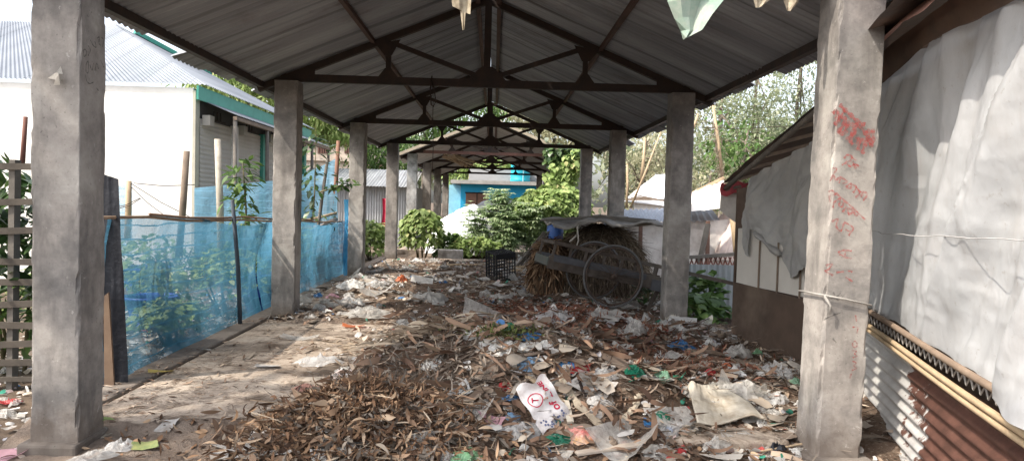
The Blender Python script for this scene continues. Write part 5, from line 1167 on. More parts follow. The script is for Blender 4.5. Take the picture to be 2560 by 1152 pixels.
heap('broad_dry_leaves', 220, 1.1, 6.6, .6, .6, (.1, .32), (.018, .055), m_broad, pitch=(-.35, .35), curl=(-1.8, 1.2), lift=(.005, .05), twist=2.0, profile='strip')
heap('broad_dry_leaves', 240, .6, 5.0, .6, .3, (.06, .22), (.012, .04), m_broad, pitch=(-.35, .35), curl=(-1.8, 1.4), lift=(.005, .05), twist=2.0, profile='strip')
heap('broad_dry_leaves', 220, .4, 8.9, .9, .8, (.12, .34), (.02, .06), m_broad, pitch=(-.25, .25), curl=(-1.2, .8), lift=(.0, .04), twist=1.8, profile='strip')
heap('soil_heap_scraps', 3000, 1.1, 7.5, .6, .5, (.03, .11), (.006, .022), m_redbr2, lift=(0, .03))
heap('soil_heap_scraps', 1200, 1.5, 6.3, .6, .35, (.03, .1), (.006, .02), m_redbr2, lift=(0, .03))
heap('red_peel_scatter', 2000, .85, 10.0, .6, .7, (.04, .1), (.01, .025), m_redbr2, pitch=(-.2, .4), curl=(-1, .5), lift=(0, .03))
P = scatter(24000, (-2.9, 3.4), (3.4, 19.2), cover_d); n = len(P)
L = rnd(n, .03, .13); g = leaf_geo(on_top(P, .008), rnd(n, 0, 6.28), rnd(n, -.2, .45), L, L * rnd(n, .06, .28), rnd(n, -1.4, .6), rnd(n, -.7, .7), 'leaf', twist=rnd(n, -.6, .6)); tag(mesh_np('plant_litter', g[0], g[1], m_dry2), kind='stuff')
P = scatter(2200, (-2.7, 3.3), (3.6, 18.5), cover_d); n = len(P)
L = rnd(n, .12, .42); g = leaf_geo(on_top(P, .015), rnd(n, 0, 6.28), rnd(n, -.08, .3), L, rnd(n, .004, .011), rnd(n, -.5, .3), rnd(n, -.4, .4), 'twig', twist=.4); tag(mesh_np('twig_litter', g[0], g[1], m_grey), kind='stuff')
# small shredded scraps of paper and plastic film
m_scrap = mat_leaf('shredded_scrap', [(0, (.62, .6, .57)), (.34, (.45, .42, .38)), (.5, (.34, .29, .24)), (.63, (.55, .47, .38)), (.76, (.70, .69, .68)), (.84, (.45, .44, .46)), (.90, (.55, .42, .40)), (.94, (.42, .08, .07)), (.96, (.08, .2, .42)), (.975, (.05, .26, .18)), (1, (.5, .3, .08))], .15, .6, .3)
m_scrap.node_tree.nodes['Color Ramp'].color_ramp.interpolation = 'CONSTANT'
P = scatter(4600, (-2.85, 3.3), (3.6, 19), cover_d); n = len(P)
L = rnd(n, .02, .085) * np.where(RNG.random(n) < .1, 1.6, 1); g = leaf_geo(on_top(P, .012), rnd(n, 0, 6.28), rnd(n, -.3, .6), L, L * rnd(n, .35, 1.0), rnd(n, -1.8, .9), rnd(n, -.8, .8), 'strip', twist=rnd(n, -.8, .8)); tag(mesh_np('shredded_litter', g[0], g[1], m_scrap), kind='stuff')
P = scatter(2600, (-2.8, 3.3), (3.7, 18), cover_d); n = len(P); L = rnd(n, .08, .3)
g = leaf_geo(on_top(P, .006), rnd(n, 0, 6.28), rnd(n, -.1, .2), L, L * rnd(n, .15, .5), rnd(n, -.7, .3), rnd(n, -.35, .35), 'strip', twist=rnd(n, -.5, .5)); tag(mesh_np('matted_litter', g[0], g[1], m_matted), kind='stuff')
# thin crumbs on the bare part of the slab and litter outside on the left
def bare_d(x, y): return ((x < -1.0) & (x > -2.95)) * np.clip(.25 + .5 * vnoise(x * 3, y * 3, seed=8), .03, 1)
P = scatter(1300, (-2.95, -.9), (5.0, 9.6), bare_d); n = len(P); L = rnd(n, .012, .075)
g = leaf_geo(np.column_stack([P, np.full(n, .006)]), rnd(n, 0, 6.28), rnd(n, -.05, .25), L, L * rnd(n, .1, .4), rnd(n, -.5, .3), rnd(n, -.3, .3), 'leaf'); tag(mesh_np('leaf_crumbs', g[0], g[1], m_dry2), kind='stuff')
P = np.stack([RNG.uniform(-5.5, -3.02, 2600), RNG.uniform(3.6, 13, 2600)], 1); n = len(P); Pz = np.column_stack([P, ground_h(P[:, 0], P[:, 1]) + .012]); L = rnd(n, .02, .11)
g = leaf_geo(Pz, rnd(n, 0, 6.28), rnd(n, -.2, .5), L, L * rnd(n, .2, .9), rnd(n, -1.5, .7), rnd(n, -.7, .7), 'strip', twist=rnd(n, -.6, .6)); tag(mesh_np('outside_litter', g[0], g[1], m_scrap), kind='stuff')
P = np.stack([RNG.uniform(-2.4, 2.4, 1600), RNG.uniform(3.5, 5.0, 1600)], 1); n = len(P); Pz = on_top(P, .01); L = rnd(n, .02, .09)
g = leaf_geo(Pz, rnd(n, 0, 6.28), rnd(n, -.1, .5), L, L * rnd(n, .1, .5), rnd(n, -1.5, .7), rnd(n, -.7, .7), 'leaf', twist=rnd(n, -.6, .6)); tag(mesh_np('front_litter', g[0], g[1], m_dry), kind='stuff')
# ------------------------------------------------------------------ individual pieces of rubbish
def film_mat(n, c, lo=.35, hi=.9, rough=.3, spec=.5): return mat_film(n, c, (lo, hi), 9, rough, spec)
m_clear = film_mat('clear_film', (.80, .80, .79), .28, .74, .18, .8)
m_clear2 = film_mat('dusty_clear_film', (.70, .68, .64), .35, .85, .35, .5)
m_wbag = film_mat('white_bag_film', (.80, .79, .76), .8, 1.0, .4, .4)
m_gbag = film_mat('grey_bag_film', (.50, .48, .45), .7, 1.0, .4, .4)
m_dgreen = film_mat('dark_green_film', (.02, .22, .13), .75, 1, .3)
m_lgreen = film_mat('pale_green_film', (.25, .50, .28), .7, .98, .3)
m_mgreen = film_mat('mint_green_film', (.28, .52, .36), .55, .9, .3)
m_blue = film_mat('blue_film', (.05, .20, .45), .75, 1, .35)
m_lblue = film_mat('light_blue_film', (.25, .42, .62), .7, 1, .45)
m_red = film_mat('red_film', (.48, .05, .05), .85, 1, .35)
m_redwhite = mat_simple('red_white_print', (.58, .06, .05), (.75, .66, .58), 5, .35, .3, 20, spec=.5, dirt=(.6, .3, .06), dscale=7)
m_orange = film_mat('orange_film', (.62, .17, .06), .85, 1, .4)
m_yellow = film_mat('yellow_film', (.60, .45, .10), .85, 1, .4)
m_yg = mat_simple('yellow_green_leaf', (.40, .40, .16), (.16, .22, .09), 14, .7, .2)
m_pink = film_mat('pink_film', (.62, .36, .42), .8, 1, .45)
m_cream = mat_simple('cream_sack_cloth', (.60, .56, .48), (.44, .40, .33), 3, .9, .4, 40, dirt=(.27, .22, .16), dscale=4)
m_paper = mat_simple('grey_white_paper', (.62, .6, .57), (.46, .43, .4), 9, .85, .3, dirt=(.28, .23, .18), dscale=6, rnd=.3)
m_card = mat_simple('brown_cardboard', (.32, .25, .19), (.2, .155, .12), 9, .9, .3, dirt=(.12, .09, .07), dscale=5, rnd=.3)
m_wd = mat_simple('pale_split_wood', (.52, .40, .27), (.36, .27, .18), 7, .85, .4)
m_stemp = mat_simple('dry_banana_stem', (.55, .48, .38), (.36, .3, .22), 5, .85, .5, dirt=(.2, .15, .1), dscale=3)
def crumple(seed, sx, sy, h, rings=11, spokes=34, spiky=.5, flare=.25):
    rs = np.random.default_rng(seed); th = np.linspace(0, 2 * np.pi, spokes, endpoint=False)
    Rr = 1 + .38 * fbm(np.cos(th) * 1.6 + seed, np.sin(th) * 1.6, seed=seed) + rs.normal(0, .02, spokes)
    V = [(0, 0, h * .9)]
    for i in range(1, rings + 1):
        f = i / rings; x = np.cos(th) * Rr * f; y = np.sin(th) * Rr * f
        rd = ridged(x * 1.5 + seed * 1.7, y * 1.1, seed=seed, oct=2); z = h * ((1 - f ** 1.8) * (.30 + spiky * 1.3 * np.clip(rd, -.3, 1)) + flare * f ** 2 * np.clip(1.6 * vnoise(np.cos(th) * 2.3 + seed, np.sin(th) * 2.3, seed=seed + 4), 0, 2)) + h * .03 * rs.normal(0, 1, spokes)
        jx, jy = .16 * f * vnoise(x * 2.7, y * 2.7, seed=seed + 6), .16 * f * vnoise(x * 2.7, y * 2.7, seed=seed + 9)
        V += list(zip(sx / 2 * (x + jx), sy / 2 * (y + jy), np.maximum(z, -.02 * h)))
    F = [(0, 1 + k, 1 + (k + 1) % spokes) for k in range(spokes)]
    for i in range(rings - 1):
        for k in range(spokes): F.append((1 + i * spokes + k, 1 + (i + 1) * spokes + k, 1 + (i + 1) * spokes + (k + 1) % spokes, 1 + i * spokes + (k + 1) % spokes))
    return np.array(V), F
def sheetlet(seed, sx, sy, curl, n=9, jag=.1):
    rs = np.random.default_rng(seed); u = np.linspace(-1, 1, n); X, Y = np.meshgrid(u, u); a = rs.uniform(0, 3.14); q = X * math.cos(a) + Y * math.sin(a)
    z = curl * (q ** 2 * rs.uniform(.3, 1) + .35 * fbm(X * 1.5 + seed, Y * 1.5, seed=seed)); ed = np.maximum(np.abs(X), np.abs(Y)) > .99
    X2 = X * (1 + jag * ed * fbm(Y * 3 + seed, X * 0, seed=seed)) + .1 * Y * rs.normal(); Y2 = Y * (1 + jag * ed * fbm(X * 3 + seed, Y * 0, seed=seed + 1))
    i = np.arange(n - 1)[:, None] * n + np.arange(n - 1)[None]
    return np.stack([X2 * sx / 2, Y2 * sy / 2, z - z.min() * .6], -1).reshape(-1, 3), np.stack([i, i + 1, i + n + 1, i + n], -1).reshape(-1, 4)
def lay(o, p, rz=None, tilt=None, sink=.012):
    x, y = p[0], p[1]; e = .08
    gx = float(top_h(x + e, y) - top_h(x - e, y)) / (2 * e); gy = float(top_h(x, y + e) - top_h(x, y - e)) / (2 * e)
    q = Vector((-gx, -gy, 1)).to_track_quat('Z', 'Y'); rz = random.uniform(0, 6.28) if rz is None else rz
    m = q.to_matrix().to_4x4() @ Matrix.Rotation(rz, 4, 'Z')
    if tilt: m = m @ Matrix.Rotation(tilt[0], 4, 'X') @ Matrix.Rotation(tilt[1], 4, 'Y')
    m.translation = Vector((x, y, p[2] + sink)); o.matrix_world = m; return o
_sd = [100]
def piece(name, label, cat, u, v, wpx, hpx, mat, kind='bag', rz=0.0, group=None, flat=1.0, spiky=.5, flare=.25):
    _sd[0] += 1; p = gpt(u, v); k = p[1] / FPX; w_ = wpx * k; up = hpx * k
    if kind == 'bag': V, F = crumple(_sd[0], w_ * 1.05, max(w_ * .7, up * .9) * flat, up * .62, spiky=spiky, flare=flare)
    else: V, F = sheetlet(_sd[0], w_, max(up * 2.0, w_ * .35) * flat, up * .35)
    o = mesh_np(name, V, F, mat); lay(o, p, rz); return tag(o, label, cat, group)
BAGS = [  # name, label, category, u, v, w, h, material, kind
 ('plastic_bag', 'translucent plastic bag standing open on the bare slab left of the husks', 'plastic bag', 800, 912, 112, 55, m_clear, 'bag', .2),
 ('plastic_bag', 'large clear crumpled bag lying on the brown leaf heap at the bottom', 'plastic bag', 1050, 1112, 92, 72, m_clear2, 'bag', .6),
 ('plastic_bag', 'pale green knotted bag at the bottom edge of the leaf heap', 'plastic bag', 1165, 1148, 92, 50, m_lgreen, 'bag', .1),
 ('plastic_bag', 'bright blue twisted bag on the right slope of the soil heap', 'plastic bag', 1700, 872, 92, 42, m_blue, 'bag', -.3),
 ('plastic_bag', 'dark green torn bag in the middle of the rubbish, left of a pale green one', 'plastic bag', 1585, 935, 78, 42, m_dgreen, 'bag', .1),
 ('plastic_bag', 'dull pale green bag just right of the dark green torn bag', 'plastic bag', 1655, 945, 70, 40, m_mgreen, 'bag', .4),
 ('plastic_bag', 'bright green bag left of the soil heap, above the mossy clump', 'plastic bag', 1272, 824, 62, 28, m_dgreen, 'bag', .1),
 ('net_bag', 'tangled blue net bag at the left foot of the soil heap', 'bag', 1322, 845, 62, 24, m_blue, 'bag', .2),
 ('cloth', 'light blue mesh cloth lying on the rubbish below the blue net bag', 'cloth', 1325, 912, 78, 34, m_lblue, 'bag', .1),
 ('wrapper', 'crumpled red wrapper above a blue scrap, left of the printed rice bag', 'wrapper', 1264, 972, 30, 36, m_red, 'bag', .3),
 ('plastic_scrap', 'blue plastic scrap below the crumpled red wrapper', 'plastic scrap', 1275, 1000, 46, 30, m_blue, 'bag', .2),
 ('cardboard', 'blue and grey folded card strip above the pale banana stem', 'cardboard', 1405, 922, 62, 22, m_blue, 'sheet', -.3),
 ('cardboard', 'red folded card beside the blue card strip', 'cardboard', 1450, 928, 48, 22, m_red, 'sheet', -.2),
 ('snack_wrapper', 'shiny red and white snack wrapper below the pale banana stem', 'wrapper', 1440, 1092, 90, 30, m_redwhite, 'bag', -.3),
 ('wrapper', 'dull orange wrapper at the bottom, right of the tan cardboard', 'wrapper', 1552, 1122, 60, 30, m_orange, 'sheet', .2),
 ('packet', 'small red packet at the bottom right near the slab edge', 'packet', 1700, 1132, 36, 18, m_red, 'bag', .1),
 ('plastic_bag', 'shiny dark green bag at the bottom left of the red snack wrapper', 'plastic bag', 1392, 1104, 60, 36, m_dgreen, 'bag', .1),
 ('wrapper', 'orange brown wrapper strip under the printed rice bag', 'wrapper', 1392, 1072, 70, 18, m_orange, 'sheet', -.2),
 ('cup', 'orange plastic bowl fragment above the cream sack', 'bowl', 1817, 922, 40, 26, m_orange, 'bag', .1),
 ('plastic_bag', 'small bright red bag left of the orange bowl fragment', 'plastic bag', 1774, 936, 44, 28, m_red, 'bag', .2),
 ('carton', 'green and white drink carton leaning on the brown plywood', 'carton', 1893, 888, 18, 34, m_lgreen, 'bag', .1),
 ('paper_plate', 'flat white oval sheet alone on the bare slab', 'paper', 668, 918, 60, 12, m_paper, 'sheet', 0),
 ('paper', 'bright white paper sheet at the bottom left of the leaf heap', 'paper', 548, 1144, 66, 22, m_paper, 'sheet', .3),
 ('strap', 'yellow plastic strap curled on the kerb', 'strap', 402, 932, 60, 10, m_yellow, 'sheet', .2),
 ('toy', 'bright orange lump lying in the sunlit far rubbish', 'plastic lump', 1004, 704, 32, 30, m_orange, 'bag', .2),
 ('plastic_bag', 'pink knotted bag beside the foot of the blue net', 'plastic bag', 830, 745, 36, 20, m_pink, 'bag', .2),
 ('plastic_bag', 'blue green bag at the foot of the net beside the pink bag', 'plastic bag', 796, 744, 32, 26, m_blue, 'bag', .5),
 ('rubber_strip', 'black rubber strip standing up at the right slab edge', 'rubber strip', 1944, 1132, 42, 66, m_black, 'bag', .2),
 ('plastic_bag', 'clear bag at the bottom left between the leafy seedling and striped leaf', 'plastic bag', 304, 1124, 74, 54, m_clear, 'bag', .3),
 ('plastic_bag', 'clear bag lying against the base of the left front column', 'plastic bag', 98, 1122, 90, 56, m_clear, 'bag', .5),
 ('plastic_bag', 'bluish clear bag at the very bottom left of the slab', 'plastic bag', 232, 1148, 110, 34, m_clear2, 'bag', .1),
 ('wrapper', 'pink wrapper at the bottom left corner', 'wrapper', 36, 1142, 76, 34, m_pink, 'sheet', .1),
 ('banana_leaf', 'yellow green striped leaf piece at the bottom left', 'leaf', 362, 1118, 58, 20, m_yg, 'sheet', .1),
 ('cloth', 'crumpled red cloth outside the left front column', 'cloth', 22, 1008, 56, 22, m_red, 'bag', .1),
 ('paper', 'yellowish white paper below the green seedling', 'paper', 236, 1092, 44, 36, m_cream, 'sheet', .6),
 ('paper', 'torn white paper alone on the bare soil, right of the seedling', 'paper', 418, 1068, 42, 24, m_paper, 'sheet', .3),
 ('paper_ball', 'beige crumpled paper lump at the foot of the second right column', 'paper', 1687, 804, 58, 32, m_cream, 'bag', .3),
 ('cardboard', 'tan folded cardboard flap standing at the bottom, left of the dull orange wrapper', 'cardboard', 1520, 1116, 74, 50, m_card, 'bag', .3),
 ('cardboard', 'dark brown flat cardboard left of the crumpled red wrapper', 'cardboard', 1212, 938, 70, 24, m_card, 'sheet', .2),
 ('cardboard', 'brown curled cardboard leaning near the plywood corner', 'cardboard', 1797, 842, 38, 36, m_card, 'bag', .4),
 ('paper', 'pale pink paper scrap left of the printed rice bag', 'paper', 1225, 1056, 34, 36, m_pink, 'sheet', .6),
 ('paper_cup', 'white and blue paper cup left of the printed rice bag', 'cup', 1280, 1046, 40, 30, m_lblue, 'bag', .2),
 ('paper', 'bright white torn paper on the leaf heap, left of the pale pink scrap', 'paper', 1135, 1030, 34, 20, m_paper, 'sheet', .4),
 ('peel', 'cream coloured peeled fruit skin on the leaf heap above the pale green bag', 'peel', 1128, 1082, 46, 52, m_cream, 'bag', .5),
 ('cloth', 'long pale pinkish cloth strip along the edge of the bare slab', 'cloth', 862, 944, 122, 32, m_tarpp, 'bag', .45),
 ('cloth', 'dull red cloth end at the lower edge of the bare slab', 'cloth', 768, 976, 66, 28, m_redbr, 'bag', .3),
 ('plastic_bag', 'grey clear bag spread flat on the slab in front of the second left column', 'plastic bag', 750, 848, 90, 24, m_clear2, 'sheet', .1),
 ('plastic_bag', 'large white torn bag in the middle of the far rubbish', 'plastic bag', 1072, 752, 96, 40, m_clear2, 'bag', .2),
 ('plastic_bag', 'wide white flattened bag right of the second left column', 'plastic bag', 920, 788, 112, 32, m_clear2, 'bag', .1),
 ('plastic_bag', 'whitish bag heap at the foot of the third left column', 'plastic bag', 876, 718, 70, 34, m_wbag, 'bag', .2),
 ('plastic_bag', 'pale clear bag right of the third left column', 'plastic bag', 945, 712, 60, 26, m_clear, 'bag', .2),
 ('plastic_bag', 'flat grey white bag below the black crate', 'plastic bag', 1240, 748, 76, 24, m_clear2, 'bag', .1),
 ('plastic_bag', 'clear bag beside the brown fibre heap', 'plastic bag', 1352, 722, 26, 22, m_clear, 'bag', .1),
 ('plastic_bag', 'grey bag mass on the crest of the soil heap, below the cart wheel', 'plastic bag', 1500, 792, 120, 40, m_gbag, 'bag', .1),
 ('plastic_bag', 'grey white bag hanging down the right side of the soil heap crest', 'plastic bag', 1590, 830, 84, 60, m_clear2, 'bag', .6),
 ('plastic_bag', 'shiny clear bag left of the soil heap crest', 'plastic bag', 1392, 800, 96, 34, m_clear, 'bag', .3),
 ('plastic_bag', 'large dusty clear bag bulging right of the cream sack', 'plastic bag', 1855, 985, 150, 64, m_clear2, 'bag', .2),
 ('plastic_bag', 'shiny clear bag under the brown plywood, nearest the lettered column', 'plastic bag', 1945, 940, 96, 60, m_clear, 'bag', .3),
 ('plastic_bag', 'clear crumpled bag left of the lettered column foot', 'plastic bag', 1944, 1004, 74, 46, m_clear, 'bag', .5),
 ('plastic_bag', 'clear bag leaning on the plywood above the orange bowl fragment', 'plastic bag', 1846, 890, 90, 54, m_clear2, 'bag', .4),
 ('plastic_bag', 'white clear bag on the right slope, beside the bright blue twisted bag', 'plastic bag', 1772, 868, 54, 40, m_wbag, 'bag', .3),
 ('plastic_scrap', 'mint scrap at the foot of the lettered column', 'plastic scrap', 1988, 962, 34, 34, m_mgreen, 'bag', .2),
 ('plastic_strip', 'short dark blue plastic strip right of the dry stem pieces', 'plastic scrap', 1622, 1062, 34, 14, m_blue, 'sheet', 1.2),
 ('plastic_scrap', 'teal plastic scrap right of the short blue strip', 'plastic scrap', 1652, 1046, 52, 24, m_dgreen, 'bag', .1),
 ('plastic_bag', 'clear square bag below the teal scrap, left of the cream sack', 'plastic bag', 1672, 1080, 76, 46, m_clear, 'bag', .2),
 ('foam_lump', 'white and green foam lump right of the dry stem pieces', 'foam', 1650, 1022, 36, 32, m_wbag, 'bag', .4),
 ('plastic_bag', 'grey clear bag on the bottom right slab edge', 'plastic bag', 1640, 1136, 90, 36, m_clear2, 'bag', .2),
 ('plastic_bag', 'smoky clear bag standing at the bottom right, left of the rubber strip', 'plastic bag', 1790, 1128, 84, 70, m_clear2, 'bag', .5),
 ('plastic_bag', 'shiny clear bag right of the leaf heap, below the white and blue cup', 'plastic bag', 1302, 1084, 104, 50, m_clear, 'bag', .2),
 ('plastic_bag', 'clear wrinkled bag with dark print right of the red folded card', 'plastic bag', 1505, 944, 90, 40, m_clear, 'bag', .2),
 ('plastic_bag', 'white bag on the husk pile', 'plastic bag', 1072, 916, 60, 34, m_wbag, 'bag', .2),
 ('plastic_bag', 'pale grey bag in front of the husk pile', 'plastic bag', 936, 972, 66, 34, m_wbag, 'bag', .2),
 ('plastic_bag', 'small white bag on the leaf heap near its left shoulder', 'plastic bag', 818, 1078, 52, 50, m_gbag, 'bag', .7),
 ('plastic_bag', 'white bag in the middle ground left of the bright green bag', 'plastic bag', 1195, 838, 74, 40, m_wbag, 'bag', .4),
 ('plastic_bag', 'wide dusty white bag right of the husk pile', 'plastic bag', 1240, 872, 90, 30, m_wbag, 'bag', .1),
 ('plastic_bag', 'white bag below the blue net bag', 'plastic bag', 1310, 872, 70, 26, m_wbag, 'bag', .2),
 ('plastic_bag', 'thin pale bag in the sunlit patch beyond the bare slab', 'plastic bag', 1020, 812, 76, 24, m_clear2, 'bag', .1),
 ('cloth', 'reddish patterned cloth in the middle ground left of the mossy clump', 'cloth', 1050, 838, 66, 16, m_pink, 'bag', .1),
 ('plastic_scrap', 'flat orange plastic in the sunlit patch of the slab', 'plastic scrap', 884, 818, 56, 14, m_orange, 'sheet', .1),
 ('plastic_scrap', 'tiny red scrap on the right of the soil heap', 'plastic scrap', 1541, 912, 24, 20, m_red, 'bag', .1),
 ('cardboard', 'black and white folded packet right of the pale stick', 'packet', 1380, 962, 32, 34, m_gbag, 'bag', .3),
 ('newspaper', 'long grey newspaper strip right of the pale banana stem', 'paper', 1480, 970, 100, 34, m_paper, 'sheet', -.5),
 ('paper_scrap', 'grey torn paper under the newspaper strip', 'paper', 1500, 1012, 66, 34, m_paper, 'bag', -.4),
 ('plastic_bag', 'white bag scrap on the crest left of the blue twisted bag', 'plastic bag', 1452, 838, 36, 26, m_wbag, 'bag', .2),
 ('plastic_bag', 'white splayed bag below the bright blue twisted bag', 'plastic bag', 1650, 896, 66, 34, m_wbag, 'bag', .4),
 ('plastic_bag', 'small clear bag heap behind the second right column foot', 'plastic bag', 1748, 794, 46, 30, m_clear, 'bag', .2),
]
for b_ in BAGS: piece(*b_)
# mossy clump
p = gpt(1270, 842); P = np.stack([RNG.normal(0, .16, 500), RNG.normal(0, .08, 500), RNG.uniform(0, .08, 500)], 1); L = rnd(500, .02, .06)
g = leaf_geo(P, rnd(500, 0, 6.28), rnd(500, -.2, 1.2), L, L * .25, rnd(500, -1, .5), rnd(500, -1, 1), 'leaf'); o = mesh_np('moss_clump', np.concatenate([g[0], [(-.2, -.1, -.03), (.2, -.1, -.03), (.2, .1, -.03), (-.2, .1, -.03)]]), np.concatenate([g[1], np.array([[0, 1, 2, 3]]) + len(g[0])]), mat_leaf('moss', [(0, (.03, .035, .012)), (.6, (.09, .11, .03)), (1, (.16, .2, .06))], .1, .9)); o.location = Vector(p); tag(o, kind='stuff')
# cream cloth sack: folded flat, one corner pulled up
sc_ = [np.array(gpt(*q)) + np.array([0, 0, .05]) for q in ((1718, 990), (1800, 972), (1912, 1066), (1742, 1074))]
def sack(s, t):
    p = bil(*sc_)(s, t); low = top_h(p[..., 0], p[..., 1]) + .03; p[..., 2] = np.maximum(p[..., 2], low) + .05 * np.exp(-((s - .1) / .12) ** 2 - ((t - .1) / .3) ** 2) + .02 * np.sin(s * 6 + t * 3); return p
o = cloth_sheet('cloth_sack', sack, 46, 40, m_cream, None, .022, 2.4, 131); md = o.modifiers.new('thick', 'SOLIDIFY'); md.thickness = .012; tag(o, 'big cream cloth sack lying left of the lettered column', 'sack')
piece('sack_scrap', 'cream twisted sack mouth behind the big cream sack', 'sack', 1770, 978, 66, 46, m_cream, 'bag', .5)
# printed rice bag
RW_, RH_ = .28, .36
def ricez(x, y): return .05 + .045 * np.cos(x * 7) * np.cos(y * 4.5) + .012 * np.sin(x * 31 + y * 17) + .010 * np.sin(y * 37 - x * 11)
def rice(s, t):
    x = (s - .5) * RW_ * (1 - .12 * np.abs(t - .5)); y = (.5 - t) * RH_ + .02 * np.sin(s * 9); return np.stack([x, y, ricez(x, y)], -1)
m_rice = mat_simple('printed_white_bag', (.74, .72, .72), (.58, .55, .54), 6, .6, .4, 40, dirt=(.40, .34, .31), dscale=9)
o = cloth_sheet('rice_bag', rice, 40, 50, m_rice, None, 0.0, 2, 141); rice_o = o
p = gpt(1352, 1030); d = Vector(CAM) - Vector(p)
lay(o, p, R(38), tilt=(R(30), R(0)), sink=.03); tag(o, 'white printed bag with red lettering and a circled T in the rubbish', 'bag')
m_print = mat_simple('red_print', (.50, .03, .07), (.42, .03, .06), 20, .7, 0); m_bluep = mat_simple('blue_grey_print', (.14, .16, .26), None, 20, .7, 0)
def print_text(txt, size, x, y, rot, name, mat=None):
    c = bpy.data.curves.new(name, 'FONT'); c.body = txt; c.size = size; c.align_x = 'CENTER'; c.align_y = 'CENTER'; c.resolution_u = 3; c.offset = .0018
    to = bpy.data.objects.new(name, c); COL.objects.link(to); bpy.context.view_layer.update()
    me = bpy.data.meshes.new_from_object(to.evaluated_get(bpy.context.evaluated_depsgraph_get())); bpy.data.objects.remove(to); bpy.data.curves.remove(c)
    n = len(me.vertices); co = np.zeros(n * 3, np.float32); me.vertices.foreach_get('co', co); co = co.reshape(-1, 3); ca, sa = math.cos(rot), math.sin(rot)
    X = co[:, 0] * ca - co[:, 1] * sa + x; Y = co[:, 0] * sa + co[:, 1] * ca + y; co[:, 0] = X; co[:, 1] = Y; co[:, 2] = ricez(X, Y) + .0035; me.vertices.foreach_set('co', co.ravel()); me.materials.append(mat or m_print); me.update()
    ob = bpy.data.objects.new(name, me); link(ob, rice_o); return ob
print_text('of', .085, .055, -.045, R(90), 'print_word'); print_text('L', .088, .055, .035, R(90), 'print_word'); print_text('INE', .06, .06, .115, R(90), 'print_word')
print_text('T', .06, -.055, .05, R(60), 'print_letter')
V = []; F = []; n = 36
for k in range(n):
    a = 6.28319 * k / n
    for rr in (.044, .051): x, y = -.055 + rr * math.cos(a), .05 + rr * math.sin(a); V.append((x, y, float(ricez(x, y)) + .0035))
F = [(2 * k, 2 * k + 1, (2 * k + 3) % (2 * n), (2 * k + 2) % (2 * n)) for k in range(n)]; mesh_np('print_ring', np.array(V), F, m_print, rice_o)
mb = MB()
for k in range(26):
    x, y = random.uniform(-.11, .11), random.uniform(-.165, -.09); r_ = random.uniform(.004, .010)
    mb.add([(x + r_ * math.cos(a), y + r_ * math.sin(a), float(ricez(x, y)) + .004) for a in np.linspace(0, 6.28, 8, endpoint=False)], [tuple(range(8))])
o = mb.build('print_dots', m_bluep, rice_o); o['kind'] = 'stuff'
# text like marks on newspaper and snack wrapper are only dark bars in their print
# dry banana stems, sticks and boards
def stem_piece(label, pts, wpx, mat, name='dry_plant_strip', cat='stem'):
    P = [np.array(gpt(*q)) + np.array([0, 0, .03]) for q in pts]; w_ = wpx * P[0][1] / FPX; V = []; n = 26
    for i in range(n):
        f = i / (n - 1) * (len(P) - 1); k = min(int(f), len(P) - 2); c = P[k] + (P[k + 1] - P[k]) * (f - k); d = P[k + 1] - P[k]; s = np.array([d[1], -d[0], 0]); s /= np.linalg.norm(s)
        ww = w_ * (.85 + .2 * math.sin(i * .9)) / 2; hgt = w_ * .3
        for a in (-1, -.55, 0, .55, 1): V.append(c + s * ww * a + np.array([0, 0, hgt * (1 - a * a) + .004 * random.gauss(0, 1)]))
    F = [(i * 5 + j, i * 5 + j + 1, (i + 1) * 5 + j + 1, (i + 1) * 5 + j) for i in range(n - 1) for j in range(4)]
    o = mesh_np(name, np.array(V), F, mat); return tag(o, label, cat)
stem_piece('long pale dry banana stem bent down to the red snack wrapper', [(1408, 950), (1418, 985), (1455, 1030), (1508, 1082)], 28, m_stemp)
stem_piece('short curved pale stem piece right of the long banana stem', [(1596, 998), (1588, 1026), (1556, 1060)], 20, m_stemp)
stem_piece('thin pale curled stem beside the big cream sack', [(1745, 1065), (1738, 1088), (1700, 1100)], 10, m_stemp)
def stick(label, a, b, wpx, mat, name='stick', h=.5):
    p, q = np.array(gpt(*a)) + [0, 0, .035], np.array(gpt(*b)) + [0, 0, .03]; w_ = wpx * p[1] / FPX; mb = MB(); mb.bar(p, q, w_, w_ * h); return tag(mb.build(name, mat, bevel=.002), label, 'stick')
stick('reddish brown flat stick above the printed bag', (1316, 950), (1412, 1016), 12, m_wd)
stick('pale upright slat right of the printed bag', (1414, 1014), (1426, 1066), 16, mat_simple('pale_slat', (.66, .6, .5), (.5, .44, .35), 6))
stick('dark twig standing on the soil heap', (1473, 828), (1482, 896), 7, m_wood)
stick('thin dry twig across the husk pile', (1180, 892), (1030, 978), 5, m_wood)
stick('thin dry twig right of the husk pile', (1258, 922), (1330, 990), 5, m_wood)
stick('dark bent twig beside the newspaper strip', (1440, 940), (1462, 1000), 7, m_steel)
stick('pale stick at the bottom right of the slab edge', (1900, 1140), (2010, 1118), 7, m_wd)
stick('flat pale board lying along the bottom edge right of the pale green bag', (1440, 1146), (1600, 1120), 26, mat_simple('dusty_board', (.5, .43, .36), (.38, .32, .26), 5), 'board', .25)
